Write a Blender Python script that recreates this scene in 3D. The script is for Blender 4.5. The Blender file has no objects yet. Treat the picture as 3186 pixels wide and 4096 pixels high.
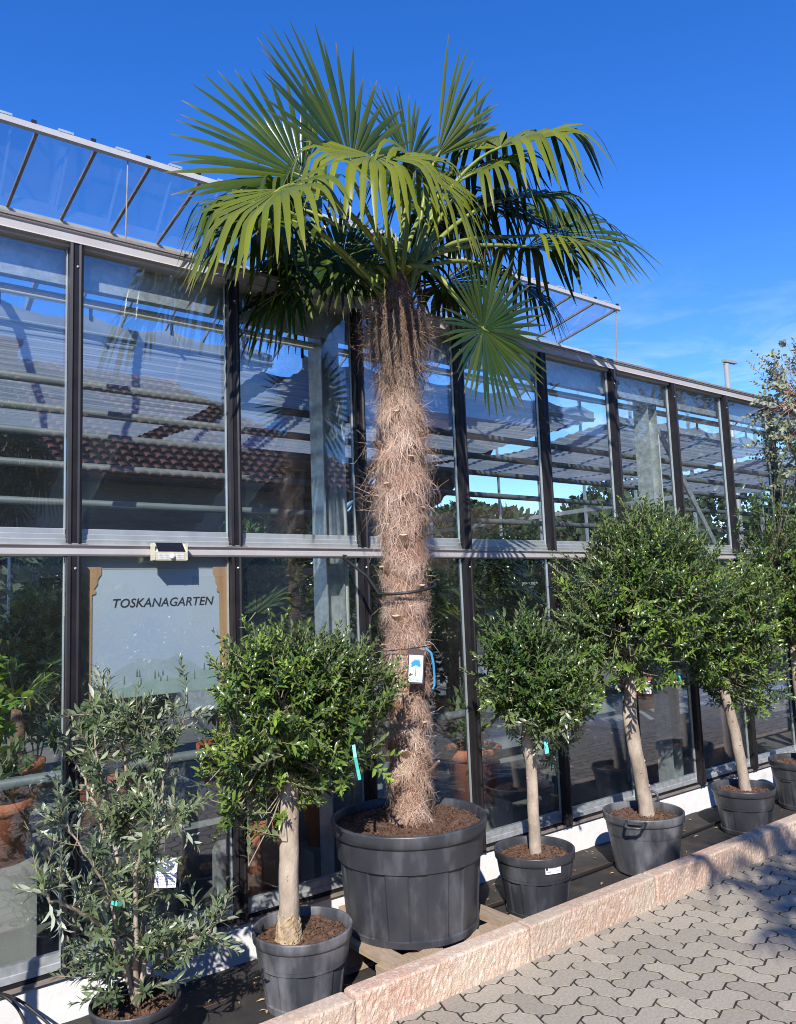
import bpy, math, random
import numpy as np
from mathutils import Vector, Matrix, noise
random.seed(7); RNG = np.random.default_rng(7)
SC = bpy.context.scene; COL = SC.collection
R = math.radians
# ------------------------------------------------------------------ camera
YAW, PITCH, ROLL, FPX, PW, PH = R(37.676), R(6.4125), R(-2.1154), 3196.7, 3186, 4096
CAM = np.array([-0.2324, -3.735, 1.7085])
FW = np.array([math.sin(YAW)*math.cos(PITCH), math.cos(YAW)*math.cos(PITCH), math.sin(PITCH)])
_r = np.array([math.cos(YAW), -math.sin(YAW), 0.0]); _u = np.cross(_r, FW)
RT = math.cos(ROLL)*_r + math.sin(ROLL)*_u
UP = -math.sin(ROLL)*_r + math.cos(ROLL)*_u
cd = bpy.data.cameras.new('camera'); cam = bpy.data.objects.new('camera', cd); COL.objects.link(cam)
cd.sensor_fit = 'HORIZONTAL'; cd.sensor_width = 36; cd.lens = FPX/PW*36; cd.clip_start = .05; cd.clip_end = 3000
m = Matrix.Identity(4)
for i in range(3):
    m[i][0], m[i][1], m[i][2], m[i][3] = RT[i], UP[i], -FW[i], CAM[i]
cam.matrix_world = m; SC.camera = cam

# ------------------------------------------------------------------ world, sun, exposure
SUNV = Vector((-0.92, -1.0, 1.02)).normalized()          # towards the sun
w = bpy.data.worlds.new('World'); SC.world = w; w.use_nodes = True
nt = w.node_tree; nt.nodes.clear()
def N(t, typ, **kw):
    n = t.nodes.new(typ)
    for k, v in kw.items(): setattr(n, k, v)
    return n
out = N(nt, 'ShaderNodeOutputWorld'); bg = N(nt, 'ShaderNodeBackground'); sky = N(nt, 'ShaderNodeTexSky')
sky.sky_type = 'NISHITA'; sky.sun_disc = False
sky.sun_elevation = math.asin(SUNV.z); sky.sun_rotation = math.atan2(SUNV.x, SUNV.y)
sky.altitude = 300; sky.air_density = .85; sky.dust_density = .0; sky.ozone_density = 2.0
hs = N(nt, 'ShaderNodeHueSaturation'); hs.inputs['Saturation'].default_value = 1.36; hs.inputs['Hue'].default_value = .516; hs.inputs['Value'].default_value = 1.45
nt.links.new(sky.outputs[0], hs.inputs['Color'])
# thin cirrus low in the sky
tc = N(nt, 'ShaderNodeTexCoord'); mp = N(nt, 'ShaderNodeMapping'); mp.inputs['Scale'].default_value = (2.2, 2.2, 9.0)
mp.inputs['Rotation'].default_value = (R(14), R(-12), R(20))
nz = N(nt, 'ShaderNodeTexNoise'); nz.inputs['Scale'].default_value = 2.6; nz.inputs['Detail'].default_value = 9; nz.inputs['Roughness'].default_value = .62
nz.inputs['Distortion'].default_value = .5
nt.links.new(tc.outputs['Generated'], mp.inputs['Vector']); nt.links.new(mp.outputs[0], nz.inputs['Vector'])
rp = N(nt, 'ShaderNodeValToRGB'); rp.color_ramp.elements[0].position = .46; rp.color_ramp.elements[1].position = .86
nt.links.new(nz.outputs['Fac'], rp.inputs[0])
sx = N(nt, 'ShaderNodeSeparateXYZ'); nt.links.new(tc.outputs['Generated'], sx.inputs[0])
el = N(nt, 'ShaderNodeMapRange'); el.inputs[1].default_value = .40; el.inputs[2].default_value = .18; el.inputs[3].default_value = 0; el.inputs[4].default_value = 1
el.interpolation_type = 'SMOOTHSTEP'; nt.links.new(sx.outputs['Z'], el.inputs[0])
mu = N(nt, 'ShaderNodeMath', operation='MULTIPLY'); nt.links.new(rp.outputs[0], mu.inputs[0]); nt.links.new(el.outputs[0], mu.inputs[1])
mx = N(nt, 'ShaderNodeMix', data_type='RGBA'); nt.links.new(mu.outputs[0], mx.inputs['Factor'])
nt.links.new(hs.outputs[0], mx.inputs[6]); mx.inputs[7].default_value = (4.6, 5.6, 7.4, 1)
nt.links.new(mx.outputs[2], bg.inputs['Color']); bg.inputs['Strength'].default_value = .135
nt.links.new(bg.outputs[0], out.inputs[0])
sl = bpy.data.lights.new('sun', 'SUN'); sl.energy = 5.0; sl.angle = R(.53); sl.color = (1, .945, .87)
so = bpy.data.objects.new('sun', sl); COL.objects.link(so); so.rotation_euler = (-SUNV).to_track_quat('-Z', 'Y').to_euler()
SC.view_settings.view_transform = 'Standard'; SC.view_settings.look = 'None'; SC.view_settings.gamma = 1; SC.view_settings.exposure = 0.50
SC.view_settings.use_curve_mapping = False
SC.render.engine = 'CYCLES'
cy = SC.cycles
cy.use_denoising = True; cy.max_bounces = 8; cy.diffuse_bounces = 3; cy.glossy_bounces = 4; cy.transmission_bounces = 4
cy.transparent_max_bounces = 40; cy.sample_clamp_indirect = 6; cy.caustics_reflective = False; cy.caustics_refractive = False
SC.render.film_transparent = False; cy.pixel_filter_type = 'BLACKMAN_HARRIS'; cy.filter_width = 1.0

# ------------------------------------------------------------------ helpers
def at(px, py, Y):                      # point of the place at depth plane y = Y
    D = FW + RT*(px-PW/2)/FPX - UP*(py-PH/2)/FPX
    return CAM + D*((Y-CAM[1])/D[1])
def atd(dx, dy, Y): return at(dx*1.8752, dy*1.8755, Y)
def nrm(v):
    v = np.asarray(v, float); return v/(np.linalg.norm(v)+1e-12)

class MB:
    def __init__(s): s.v = []; s.f = []
    def add(s, vs, fs):
        b = len(s.v); s.v.extend([tuple(map(float, p)) for p in vs]); s.f.extend([tuple(i+b for i in f) for f in fs]); return s
    def box(s, x0, x1, y0, y1, z0, z1):
        return s.add([(x0,y0,z0),(x1,y0,z0),(x1,y1,z0),(x0,y1,z0),(x0,y0,z1),(x1,y0,z1),(x1,y1,z1),(x0,y1,z1)],
                     [(0,3,2,1),(4,5,6,7),(0,1,5,4),(1,2,6,5),(2,3,7,6),(3,0,4,7)])
    def bar(s, a, b, w_, h_, up=(0,0,1)):   # square bar between two points
        a = np.array(a, float); b = np.array(b, float); d = nrm(b-a); x = nrm(np.cross(d, up)); y = np.cross(x, d)
        x = x*w_/2; y = y*h_/2
        return s.add([a-x-y,a+x-y,a+x+y,a-x+y,b-x-y,b+x-y,b+x+y,b-x+y],
                     [(0,3,2,1),(4,5,6,7),(0,1,5,4),(1,2,6,5),(2,3,7,6),(3,0,4,7)])
    def tube(s, pts, rad, n=8, cap=True):
        pts = np.array(pts, float); k = len(pts); rad = np.broadcast_to(np.array(rad, float), (k,))
        t = np.gradient(pts, axis=0); ref = np.array([0,0,1.]) if abs(nrm(t[0])[2]) < .9 else np.array([1.,0,0])
        vs = []
        for i in range(k):
            d = nrm(t[i]); x = nrm(np.cross(d, ref)); y = np.cross(d, x); ref = np.cross(x, d)
            for j in range(n):
                a = 2*math.pi*j/n; vs.append(pts[i]+rad[i]*(math.cos(a)*x+math.sin(a)*y))
        fs = [(i*n+j, i*n+(j+1) % n, (i+1)*n+(j+1) % n, (i+1)*n+j) for i in range(k-1) for j in range(n)]
        if cap: fs += [tuple(range(n-1, -1, -1)), tuple(range((k-1)*n, k*n))]
        return s.add(vs, fs)
    def lathe(s, prof, cx, cy_, n=64, mod=None, cap0=True, cap1=False):
        vs = []
        for i, (r_, z) in enumerate(prof):
            for j in range(n):
                a = 2*math.pi*j/n; rr = r_*(mod(a, i, z) if mod else 1); vs.append((cx+rr*math.cos(a), cy_+rr*math.sin(a), z))
        k = len(prof)
        fs = [(i*n+j, i*n+(j+1) % n, (i+1)*n+(j+1) % n, (i+1)*n+j) for i in range(k-1) for j in range(n)]
        if cap0: fs.append(tuple(range(n-1, -1, -1)))
        if cap1: fs.append(tuple(range((k-1)*n, k*n)))
        return s.add(vs, fs)
    def prism(s, poly, axis, a0, a1):      # polygon in the two other axes, extruded along axis
        n = len(poly)
        def P(p, a): return {0:(a,p[0],p[1]), 1:(p[0],a,p[1]), 2:(p[0],p[1],a)}[axis]
        vs = [P(p, a0) for p in poly]+[P(p, a1) for p in poly]
        fs = [tuple(range(n)), tuple(range(2*n-1, n-1, -1))]+[(i, i+n, (i+1) % n+n, (i+1) % n) for i in range(n)]
        return s.add(vs, fs)
    def build(s, name, mat, parent=None, smooth=False, recalc=True, attr=None):
        me = bpy.data.meshes.new(name); me.from_pydata(s.v, [], s.f)
        if recalc:
            import bmesh
            bm = bmesh.new(); bm.from_mesh(me); bmesh.ops.recalc_face_normals(bm, faces=bm.faces); bm.to_mesh(me); bm.free()
        return link(name, me, mat, parent, smooth, attr)
ROOTLOC = {}
MANY = {'twigs', 'branchlets', 'stems', 'limbs', 'knots', 'hooks', 'spear_leaves', 'printed_cypresses'}     # too small to pick apart one by one
def link(name, me, mat, parent=None, smooth=False, attr=None):
    if smooth: me.polygons.foreach_set('use_smooth', [True]*len(me.polygons))
    if attr is not None:
        for k, v in attr.items():
            a = me.attributes.new(k, 'FLOAT', 'POINT'); a.data.foreach_set('value', np.asarray(v, np.float32))
    if mat is not None: me.materials.append(MT[mat] if isinstance(mat, str) else mat)
    o = bpy.data.objects.new(name, me); COL.objects.link(o)
    if name in MANY: o['kind'] = 'stuff'
    if parent is not None:
        o.parent = parent
        if parent.name in ROOTLOC: o.location = -ROOTLOC[parent.name]
    return o
def npmesh(name, verts, faces_list):      # numpy quads / tris
    me = bpy.data.meshes.new(name); nv = len(verts)
    me.vertices.add(nv); me.vertices.foreach_set('co', np.asarray(verts, np.float32).ravel())
    loops = np.concatenate([f.ravel() for f in faces_list]); tot = np.concatenate([np.full(len(f), f.shape[1]) for f in faces_list])
    st = np.concatenate([[0], np.cumsum(tot)[:-1]])
    me.loops.add(len(loops)); me.loops.foreach_set('vertex_index', loops.astype(np.int32))
    me.polygons.add(len(tot)); me.polygons.foreach_set('loop_start', st.astype(np.int32)); me.polygons.foreach_set('loop_total', tot.astype(np.int32))
    me.update(calc_edges=True); me.validate()
    return me
def tag(o, label=None, cat=None, group=None, kind=None):
    if label: o['label'] = label
    if cat: o['category'] = cat
    if group: o['group'] = group
    if kind: o['kind'] = kind
    return o
def thing(name, loc, label, cat, group=None, kind=None):
    o = bpy.data.objects.new(name, None); COL.objects.link(o); o.location = loc; o.empty_display_size = .1
    ROOTLOC[o.name] = Vector(loc); return tag(o, label, cat, group, kind)
def copy_tree(o, parent=None):
    c = o.copy(); COL.objects.link(c); c.parent = parent
    for ch in list(o.children): copy_tree(ch, c)
    return c

# ------------------------------------------------------------------ materials
MT = {}
def mat(name, col, rough=.6, metal=0, col2=None, scale=8, detail=5, lo=.35, hi=.65, bump=0, bscale=60, spec=.5, col3=None, scale3=2, trans=0, back=None,
        tint=None, stretch=None, coord='Object', c3lo=.55, c3hi=.75, rnd=0, island=0, coat=0):
    M = bpy.data.materials.new(name); M.use_nodes = True; t = M.node_tree; b = t.nodes['Principled BSDF']; L = t.links.new
    b.inputs['Roughness'].default_value = rough; b.inputs['Metallic'].default_value = metal; b.inputs['Specular IOR Level'].default_value = spec
    b.inputs['Coat Weight'].default_value = coat
    tc = N(t, 'ShaderNodeTexCoord'); vec = tc.outputs[coord]
    if rnd:
        oi = N(t, 'ShaderNodeObjectInfo'); sc_ = N(t, 'ShaderNodeVectorMath', operation='SCALE'); sc_.inputs[3].default_value = 37
        cmb = N(t, 'ShaderNodeCombineXYZ'); L(oi.outputs['Random'], cmb.inputs[0]); L(oi.outputs['Random'], cmb.inputs[1]); L(cmb.outputs[0], sc_.inputs[0])
        ad = N(t, 'ShaderNodeVectorMath', operation='ADD'); L(vec, ad.inputs[0]); L(sc_.outputs[0], ad.inputs[1]); vec = ad.outputs[0]
    if stretch:
        mp = N(t, 'ShaderNodeMapping'); mp.inputs['Scale'].default_value = stretch; L(vec, mp.inputs[0]); vec = mp.outputs[0]
    c = None
    def noise(s, d): 
        n = N(t, 'ShaderNodeTexNoise'); n.inputs['Scale'].default_value = s; n.inputs['Detail'].default_value = d; n.inputs['Roughness'].default_value = .6; L(vec, n.inputs['Vector']); return n.outputs['Fac']
    def mix(f, a, bb):
        x = N(t, 'ShaderNodeMix', data_type='RGBA')
        L(f, x.inputs['Factor']) if not isinstance(f, float) else setattr(x.inputs['Factor'], 'default_value', f)
        for v, k in ((a, 6), (bb, 7)):
            if isinstance(v, tuple): x.inputs[k].default_value = v+(1,) if len(v) == 3 else v
            else: L(v, x.inputs[k])
        return x.outputs[2]
    def ramp(f, a, bb):
        r_ = N(t, 'ShaderNodeMapRange'); r_.inputs[1].default_value = a; r_.inputs[2].default_value = bb; L(f, r_.inputs[0]); return r_.outputs[0]
    c = tuple(col)
    if col2: c = mix(ramp(noise(scale, detail), lo, hi), tuple(col), tuple(col2))
    if col3: c = mix(ramp(noise(scale3, 6), c3lo, c3hi), c, tuple(col3))
    if tint:                                  # per-leaf colour: attribute 'tint' 0..1
        a = N(t, 'ShaderNodeAttribute', attribute_name='tint'); c = mix(a.outputs['Fac'], c, tuple(tint))
        a2 = N(t, 'ShaderNodeAttribute', attribute_name='dry'); c = mix(a2.outputs['Fac'], c, (.32, .22, .07))
    if rnd or island:
        src = N(t, 'ShaderNodeObjectInfo').outputs['Random'] if rnd else N(t, 'ShaderNodeNewGeometry').outputs['Random Per Island']
        k = rnd or island
        hv = N(t, 'ShaderNodeHueSaturation'); r_ = N(t, 'ShaderNodeMapRange'); r_.inputs[3].default_value = 1-k; r_.inputs[4].default_value = 1+k; L(src, r_.inputs[0])
        L(r_.outputs[0], hv.inputs['Value']); 
        if isinstance(c, tuple): hv.inputs['Color'].default_value = c+(1,)
        else: L(c, hv.inputs['Color'])
        c = hv.outputs[0]
    if back:
        g = N(t, 'ShaderNodeNewGeometry'); c = mix(g.outputs['Backfacing'], c, tuple(back))
    if isinstance(c, tuple): b.inputs['Base Color'].default_value = c+(1,)
    else: L(c, b.inputs['Base Color'])
    if bump:
        bn = N(t, 'ShaderNodeBump'); bn.inputs['Strength'].default_value = min(1, bump); bn.inputs['Distance'].default_value = .004*max(1, bump); L(noise(bscale, 6), bn.inputs['Height']); L(bn.outputs[0], b.inputs['Normal'])
    if trans:
        tr = N(t, 'ShaderNodeBsdfTranslucent'); ms = N(t, 'ShaderNodeMixShader'); ms.inputs[0].default_value = trans
        g2 = N(t, 'ShaderNodeHueSaturation'); g2.inputs['Value'].default_value = 1.5; g2.inputs['Saturation'].default_value = 1.15
        if isinstance(c, tuple): g2.inputs['Color'].default_value = c+(1,)
        else: L(c, g2.inputs['Color'])
        L(g2.outputs[0], tr.inputs['Color'])
        o = t.nodes['Material Output']; L(b.outputs[0], ms.inputs[1]); L(tr.outputs[0], ms.inputs[2]); L(ms.outputs[0], o.inputs['Surface'])
    MT[name] = M; return M
def glass(name, tintc, f0, dust=.02, dscale=1.5):
    M = bpy.data.materials.new(name); M.use_nodes = True; t = M.node_tree; t.nodes.clear(); L = t.links.new
    o = N(t, 'ShaderNodeOutputMaterial'); tr = N(t, 'ShaderNodeBsdfTransparent'); tr.inputs[0].default_value = tintc+(1,)
    gl = N(t, 'ShaderNodeBsdfGlossy'); gl.inputs['Roughness'].default_value = .0; gl.inputs[0].default_value = (.97, .98, 1, 1)
    lw = N(t, 'ShaderNodeLayerWeight'); lw.inputs[0].default_value = .5
    p = N(t, 'ShaderNodeMath', operation='POWER'); p.inputs[1].default_value = 5; L(lw.outputs['Facing'], p.inputs[0])
    ma = N(t, 'ShaderNodeMath', operation='MULTIPLY_ADD'); ma.inputs[1].default_value = 1-f0; ma.inputs[2].default_value = f0; L(p.outputs[0], ma.inputs[0])
    m1 = N(t, 'ShaderNodeMixShader'); L(ma.outputs[0], m1.inputs[0]); L(tr.outputs[0], m1.inputs[1]); L(gl.outputs[0], m1.inputs[2])
    # dust and dried water spots
    tc = N(t, 'ShaderNodeTexCoord'); nz = N(t, 'ShaderNodeTexNoise'); nz.inputs['Scale'].default_value = dscale; nz.inputs['Detail'].default_value = 8; nz.inputs['Roughness'].default_value = .7
    L(tc.outputs['Object'], nz.inputs['Vector'])
    n2 = N(t, 'ShaderNodeTexNoise'); n2.inputs['Scale'].default_value = 90; n2.inputs['Detail'].default_value = 2; L(tc.outputs['Object'], n2.inputs['Vector'])
    r1 = N(t, 'ShaderNodeMapRange'); r1.inputs[1].default_value = .35; r1.inputs[2].default_value = .8; r1.inputs[3].default_value = dust*.25; r1.inputs[4].default_value = dust*2; L(nz.outputs[0], r1.inputs[0])
    r2 = N(t, 'ShaderNodeMapRange'); r2.inputs[1].default_value = .66; r2.inputs[2].default_value = .74; r2.inputs[4].default_value = dust*5; L(n2.outputs[0], r2.inputs[0])
    ad = N(t, 'ShaderNodeMath', operation='ADD'); L(r1.outputs[0], ad.inputs[0]); L(r2.outputs[0], ad.inputs[1])
    df = N(t, 'ShaderNodeBsdfDiffuse'); df.inputs[0].default_value = (.55, .57, .55, 1)
    m2 = N(t, 'ShaderNodeMixShader'); L(ad.outputs[0], m2.inputs[0]); L(m1.outputs[0], m2.inputs[1]); L(df.outputs[0], m2.inputs[2])
    L(m2.outputs[0], o.inputs[0]); MT[name] = M
glass('facade_glass', (.94, .97, .965), .10, .007)
glass('roof_glass', (.90, .94, .95), .045, .03)
mat('bronze', (.011, .010, .012), .42, .0, (.018, .016, .018), 14, bump=.05, spec=.35)
mat('bronze_light', (.40, .375, .365), .5, .0, (.45, .425, .415), 6, bump=.04, col3=(.27, .24, .22), scale3=5, c3lo=.66, c3hi=.95)
mat('galv', (.42, .45, .46), .45, .55, (.60, .63, .65), 22, detail=2, bump=.03)
mat('alu', (.62, .66, .66), .35, .6, (.5, .55, .55), 10)
mat('white_pipe', (.72, .73, .70), .4)
mat('pipe_grey', (.15, .17, .18), .55, .0, (.11, .125, .13), 5)
mat('plinth', (.78, .78, .77), .85, 0, (.70, .70, .69), 6, bump=.5, bscale=40, col3=(.45, .42, .37), scale3=3.5, c3lo=.62, c3hi=.9)
mat('sill', (.30, .25, .22), .6, .1, (.20, .17, .15), 12)
mat('plinth_dark', (.12, .12, .12), .8)
mat('concrete', (.30, .29, .27), .9, 0, (.22, .21, .20), 4, bump=.3)
mat('fabric', (.018, .017, .017), .8, 0, (.035, .032, .03), 9, bump=.4, bscale=300, col3=(.085, .06, .04), scale3=5, c3lo=.52, c3hi=.78)
mat('thread', (.22, .07, .03), .8)
mat('kerb', (.52, .33, .24), .95, 0, (.55, .44, .33), 3.0, detail=9, lo=.36, hi=.64, bump=1.6, bscale=170, col3=(.64, .54, .44), scale3=55, c3lo=.48, c3hi=.66, rnd=.12)
mat('paver', (.375, .328, .258), .9, 0, (.295, .257, .20), 75, detail=4, lo=.38, hi=.62, bump=.5, bscale=420, col3=(.43, .395, .33), scale3=85, c3lo=.58, c3hi=.70, rnd=.14)
mat('paver_mass', (.375, .328, .258), .9, 0, (.295, .257, .20), 75, detail=4, lo=.38, hi=.62, bump=.5, bscale=420, col3=(.43, .395, .33), scale3=85, c3lo=.58, c3hi=.70, island=.14)
mat('joint', (.020, .018, .014), .95, 0, (.035, .040, .012), 7, bump=.4, lo=.5, hi=.62)
mat('asphalt', (.17, .165, .155), .9, 0, (.13, .125, .12), 3)
mat('pot', (.028, .030, .036), .40, 0, (.046, .048, .055), 7, bump=.12, bscale=60, col3=(.13, .135, .15), scale3=7, c3lo=.50, c3hi=.85, stretch=(1, 1, .4))
mat('pot_dusty', (.036, .038, .045), .48, 0, (.07, .073, .082), 7, bump=.12, bscale=60, col3=(.24, .24, .25), scale3=6, c3lo=.44, c3hi=.74, stretch=(1, 1, .35))
mat('soil', (.055, .028, .017), .95, 0, (.14, .075, .045), 45, bump=1, bscale=70, col3=(.22, .14, .09), scale3=90, c3lo=.62, c3hi=.75)
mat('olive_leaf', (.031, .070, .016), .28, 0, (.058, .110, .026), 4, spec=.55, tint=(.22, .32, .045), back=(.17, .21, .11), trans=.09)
mat('olive_leaf_grey', (.062, .092, .042), .34, 0, (.105, .14, .075), 4, spec=.5, tint=(.25, .32, .12), back=(.34, .38, .28), trans=.09)
mat('citrus_leaf', (.05, .12, .015), .3, 0, (.08, .18, .02), 4, spec=.5, tint=(.25, .36, .03), back=(.16, .24, .06), trans=.25)
mat('euc_leaf', (.26, .31, .19), .5, 0, (.34, .39, .25), 5, spec=.3, tint=(.42, .38, .18), back=(.22, .26, .20), trans=.2)
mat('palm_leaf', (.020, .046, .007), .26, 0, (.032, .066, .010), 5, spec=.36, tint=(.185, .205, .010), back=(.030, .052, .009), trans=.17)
mat('petiole', (.17, .22, .03), .45, 0, (.26, .29, .06), 8)
mat('bark', (.46, .38, .30), .85, 0, (.27, .215, .165), 11, bump=1.0, bscale=80, stretch=(1, 1, .55), col3=(.15, .11, .08), scale3=38, c3lo=.635, c3hi=.70)
mat('bark_rough', (.44, .33, .20), .9, 0, (.26, .185, .11), 30, bump=1.5, bscale=50)
mat('twig', (.24, .20, .13), .8, 0, (.32, .28, .19), 30)
mat('palm_trunk', (.13, .062, .036), .95, 0, (.24, .13, .08), 40, bump=2, bscale=60)
mat('fibre', (.47, .30, .215), .75, 0, (.64, .50, .40), 6, tint=(.095, .058, .036), island=.4, spec=.2)
mat('stub', (.20, .11, .065), .8, 0, (.34, .21, .13), 30)
mat('stub_cut', (.46, .36, .25), .8)
mat('cloth', (.30, .32, .35), .9, 0, (.46, .48, .52), 5, detail=2, lo=.42, hi=.58, stretch=(.25, 16, 1), trans=.45)
mat('cloth_dark', (.045, .045, .047), .95, 0, (.09, .09, .09), 3, stretch=(1.2, 10, 10), bump=.6, bscale=4)
mat('terracotta', (.42, .13, .06), .75, 0, (.36, .11, .055), 6)
mat('wood', (.42, .32, .22), .8, 0, (.30, .22, .15), 12, stretch=(8, 1, 8), bump=.3, rnd=.15)
mat('tube_black', (.015, .015, .016), .5)
mat('lamp_body', (.62, .60, .46), .35, 0, (.55, .52, .38), 60)
mat('solar', (.012, .014, .025), .15)
mat('white_plastic', (.80, .80, .82), .3)
mat('paper', (.82, .82, .86), .55)
mat('laminate', (.10, .08, .08), .25)
mat('ink_blue', (.04, .30, .72), .6)
mat('ink_black', (.02, .018, .022), .6)
mat('ink_grey', (.30, .32, .38), .6)
mat('ribbon_teal', (.10, .62, .52), .5, trans=.2)
mat('ribbon_blue', (.07, .33, .62), .4, trans=.1)
mat('banner', (.36, .44, .59), .7, 0, (.42, .48, .58), 3, col3=(.47, .51, .57), scale3=1.4, c3lo=.4, c3hi=.7)
mat('banner_top', (.38, .355, .33), .7, 0, (.34, .335, .34), 5)
mat('banner_column', (.42, .22, .10), .75, 0, (.50, .30, .15), 10, stretch=(3, 1, .5))
mat('banner_hill', (.31, .385, .43), .75, 0, (.38, .45, .51), 9, detail=8)
mat('banner_hill_near', (.25, .345, .31), .75, 0, (.33, .42, .40), 12, detail=8)
mat('banner_tree', (.17, .22, .19), .8)
mat('tile', (.60, .26, .17), .8, 0, (.48, .20, .13), 5, island=.25)
mat('render_wall', (.55, .48, .38), .9, 0, (.48, .42, .34), 2)
mat('dark_window', (.02, .022, .025), .1)
mat('timber', (.20, .14, .09), .85, 0, (.14, .10, .065), 5, stretch=(1, 1, 9))
mat('barn_roof', (.22, .17, .11), .85, 0, (.16, .12, .08), 3)
mat('cypress', (.018, .035, .012), .7, 0, (.035, .055, .02), 3, trans=.1)
mat('sheet_metal', (.6, .62, .63), .5, .2)
mat('poly', (.30, .33, .34), .6, 0, (.22, .25, .26), 3, stretch=(6, .4, .4), trans=.3)
mat('crate', (.34, .22, .11), .7)
mat('bench', (.40, .43, .44), .5, .4, (.33, .36, .37), 6)
mat('floor_in', (.16, .15, .14), .85, 0, (.11, .105, .10), 2)
mat('lamp_post', (.34, .34, .33), .5, .3)

# ------------------------------------------------------------------ the setting: ground, pavement, bed, kerb
S = .79; K0, K1 = -2, 16; X0, X1 = K0*S, K1*S
GZ, RZT, RZB, SILL = 3.415, 2.017, 1.964, .205        # gutter, rail top / bottom, sill
tag(MB().add([(-900,-900,-.03),(900,-900,-.03),(900,900,-.03),(-900,900,-.03)], [(0,1,2,3)]).build('ground', 'asphalt'), kind='structure')
pv = thing('pavement', (0,-2,0), 'grey interlocking zigzag concrete paving along the pink kerb', 'pavement', kind='structure')
MB().add([(-3,-7,-.0026),(15,-7,-.0026),(15,-.85,-.0026),(-3,-.85,-.0026)], [(0,1,2,3)]).build('joint_filler', 'joint', pv)
PU = .1142; PY0 = -.840
prof = [(0,0),(.3,.105),(.7,-.105)]
def paver_outline(vertical):
    cells = [(0,0),(0,1)] if vertical else [(0,0),(1,0)]
    w_, h_ = (1,2) if vertical else (2,1)
    pts = []
    for i in range(w_): pts += [(i+t, o) for t, o in prof]
    for j in range(h_): pts += [(w_+o, j+t) for t, o in prof]
    for i in range(w_-1, -1, -1): pts += [(i+1, h_)]+[(i+t, h_+o) for t, o in prof[:0:-1]]
    for j in range(h_-1, -1, -1): pts += [(0, j+1)]+[(o, j+t) for t, o in prof[:0:-1]]
    return np.array(pts)*PU
def shrink(p, d):
    n = len(p); q = []
    for i in range(n):
        a, b, c = p[i-1], p[i], p[(i+1) % n]; e1 = b-a; e2 = c-b
        n1 = np.array([-e1[1], e1[0]])/np.linalg.norm(e1); n2 = np.array([-e2[1], e2[0]])/np.linalg.norm(e2)
        bis = n1+n2; bis /= np.linalg.norm(bis); q.append(b+bis*d/max(.5, bis@n1))
    return np.array(q)
PVM = {}
for v in (0, 1):
    ol = paver_outline(v); c0 = ol.mean(0); a = shrink(ol, .0050)-c0; b = shrink(ol, .0053)-c0; n = len(ol)
    me = bpy.data.meshes.new('paver')
    me.from_pydata([(x,y,-.012) for x, y in a]+[(x,y,0) for x, y in b], [], [(i, (i+1) % n, (i+1) % n+n, i+n) for i in range(n)]+[tuple(range(n, 2*n))])
    me.materials.append(MT['paver']); PVM[v] = (me, c0, a, b)
cell = np.array([(0,0),(.3,.105),(.7,-.105),(1,0),(1.105,.3),(.895,.7),(1,1),(.7,.895),(.3,1.105),(0,1),(-.105,.7),(.105,.3)])*PU
c0 = cell.mean(0); a = shrink(cell, .0050)-c0; b = shrink(cell, .0053)-c0; me = bpy.data.meshes.new('paver'); n = 12
me.from_pydata([(x,y,-.012) for x, y in a]+[(x,y,0) for x, y in b], [], [(i, (i+1) % n, (i+1) % n+n, i+n) for i in range(n)]+[tuple(range(n, 2*n))])
me.materials.append(MT['paver']); PVM[2] = (me, c0, a, b)
cand = []
for i in range(-26, 130):
    for j in range(-54, 1):
        s = (i-j) % 4
        if s in (1, 2): continue
        v = 1 if s == 3 else 0
        if j == 0 and v: v = 2
        me, c0, a, b = PVM[v]; cand.append((i*PU+c0[0], PY0+(j-1)*PU+c0[1], v))
def score(c):
    d = np.array([c[0], c[1], 0])-CAM; w_ = d@FW
    if w_ < .3: return 99
    px, py = (d@RT)/w_*FPX/PW, -(d@UP)/w_*FPX/PH
    return w_ if abs(px) < .53 and py < .53 else 20+abs(px)+w_
cand.sort(key=score)
mass = MB()
for k, (x, y, v) in enumerate(cand):
    me, c0, a, b = PVM[v]; z = random.uniform(-.0006, .0016)
    if k < 290:
        o = bpy.data.objects.new('paver', me); COL.objects.link(o); o.parent = pv
        o.location = Vector((x, y, z))-ROOTLOC['pavement']; o.rotation_euler = (random.uniform(-.005, .005), random.uniform(-.005, .005), random.uniform(-.01, .01))
    else:
        n = len(a); zz = z*.6
        mass.add([(x+p[0], y+p[1], zz-.012) for p in a]+[(x+p[0], y+p[1], zz) for p in b], [(i, (i+1) % n, (i+1) % n+n, i+n) for i in range(n)]+[tuple(range(n, 2*n))])
tag(mass.build('far_pavers', 'paver_mass', pv, recalc=False), kind='stuff')
bed = MB(); nx, ny = 150, 14; vs = []; 
for i in range(nx+1):
    for j in range(ny+1):
        vs.append((X0+(X1-X0)*i/nx, -.826+.84*j/ny, .002+random.uniform(0, .008)))
bed.add(vs, [(i*(ny+1)+j, (i+1)*(ny+1)+j, (i+1)*(ny+1)+j+1, i*(ny+1)+j+1) for i in range(nx) for j in range(ny)])
tag(bed.build('planting_strip', 'fabric', smooth=True), kind='structure')
th = MB()
for y in (-.30,):
    th.tube([(x, y+.006*math.sin(x*9+y*40), .0115) for x in np.arange(-1, 12, .1)], .0010, 4)
tag(th.build('weed_mat_thread', 'thread'), 'thin orange threads woven into the black weed mat', 'thread', kind='stuff')
lf = MB()
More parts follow.
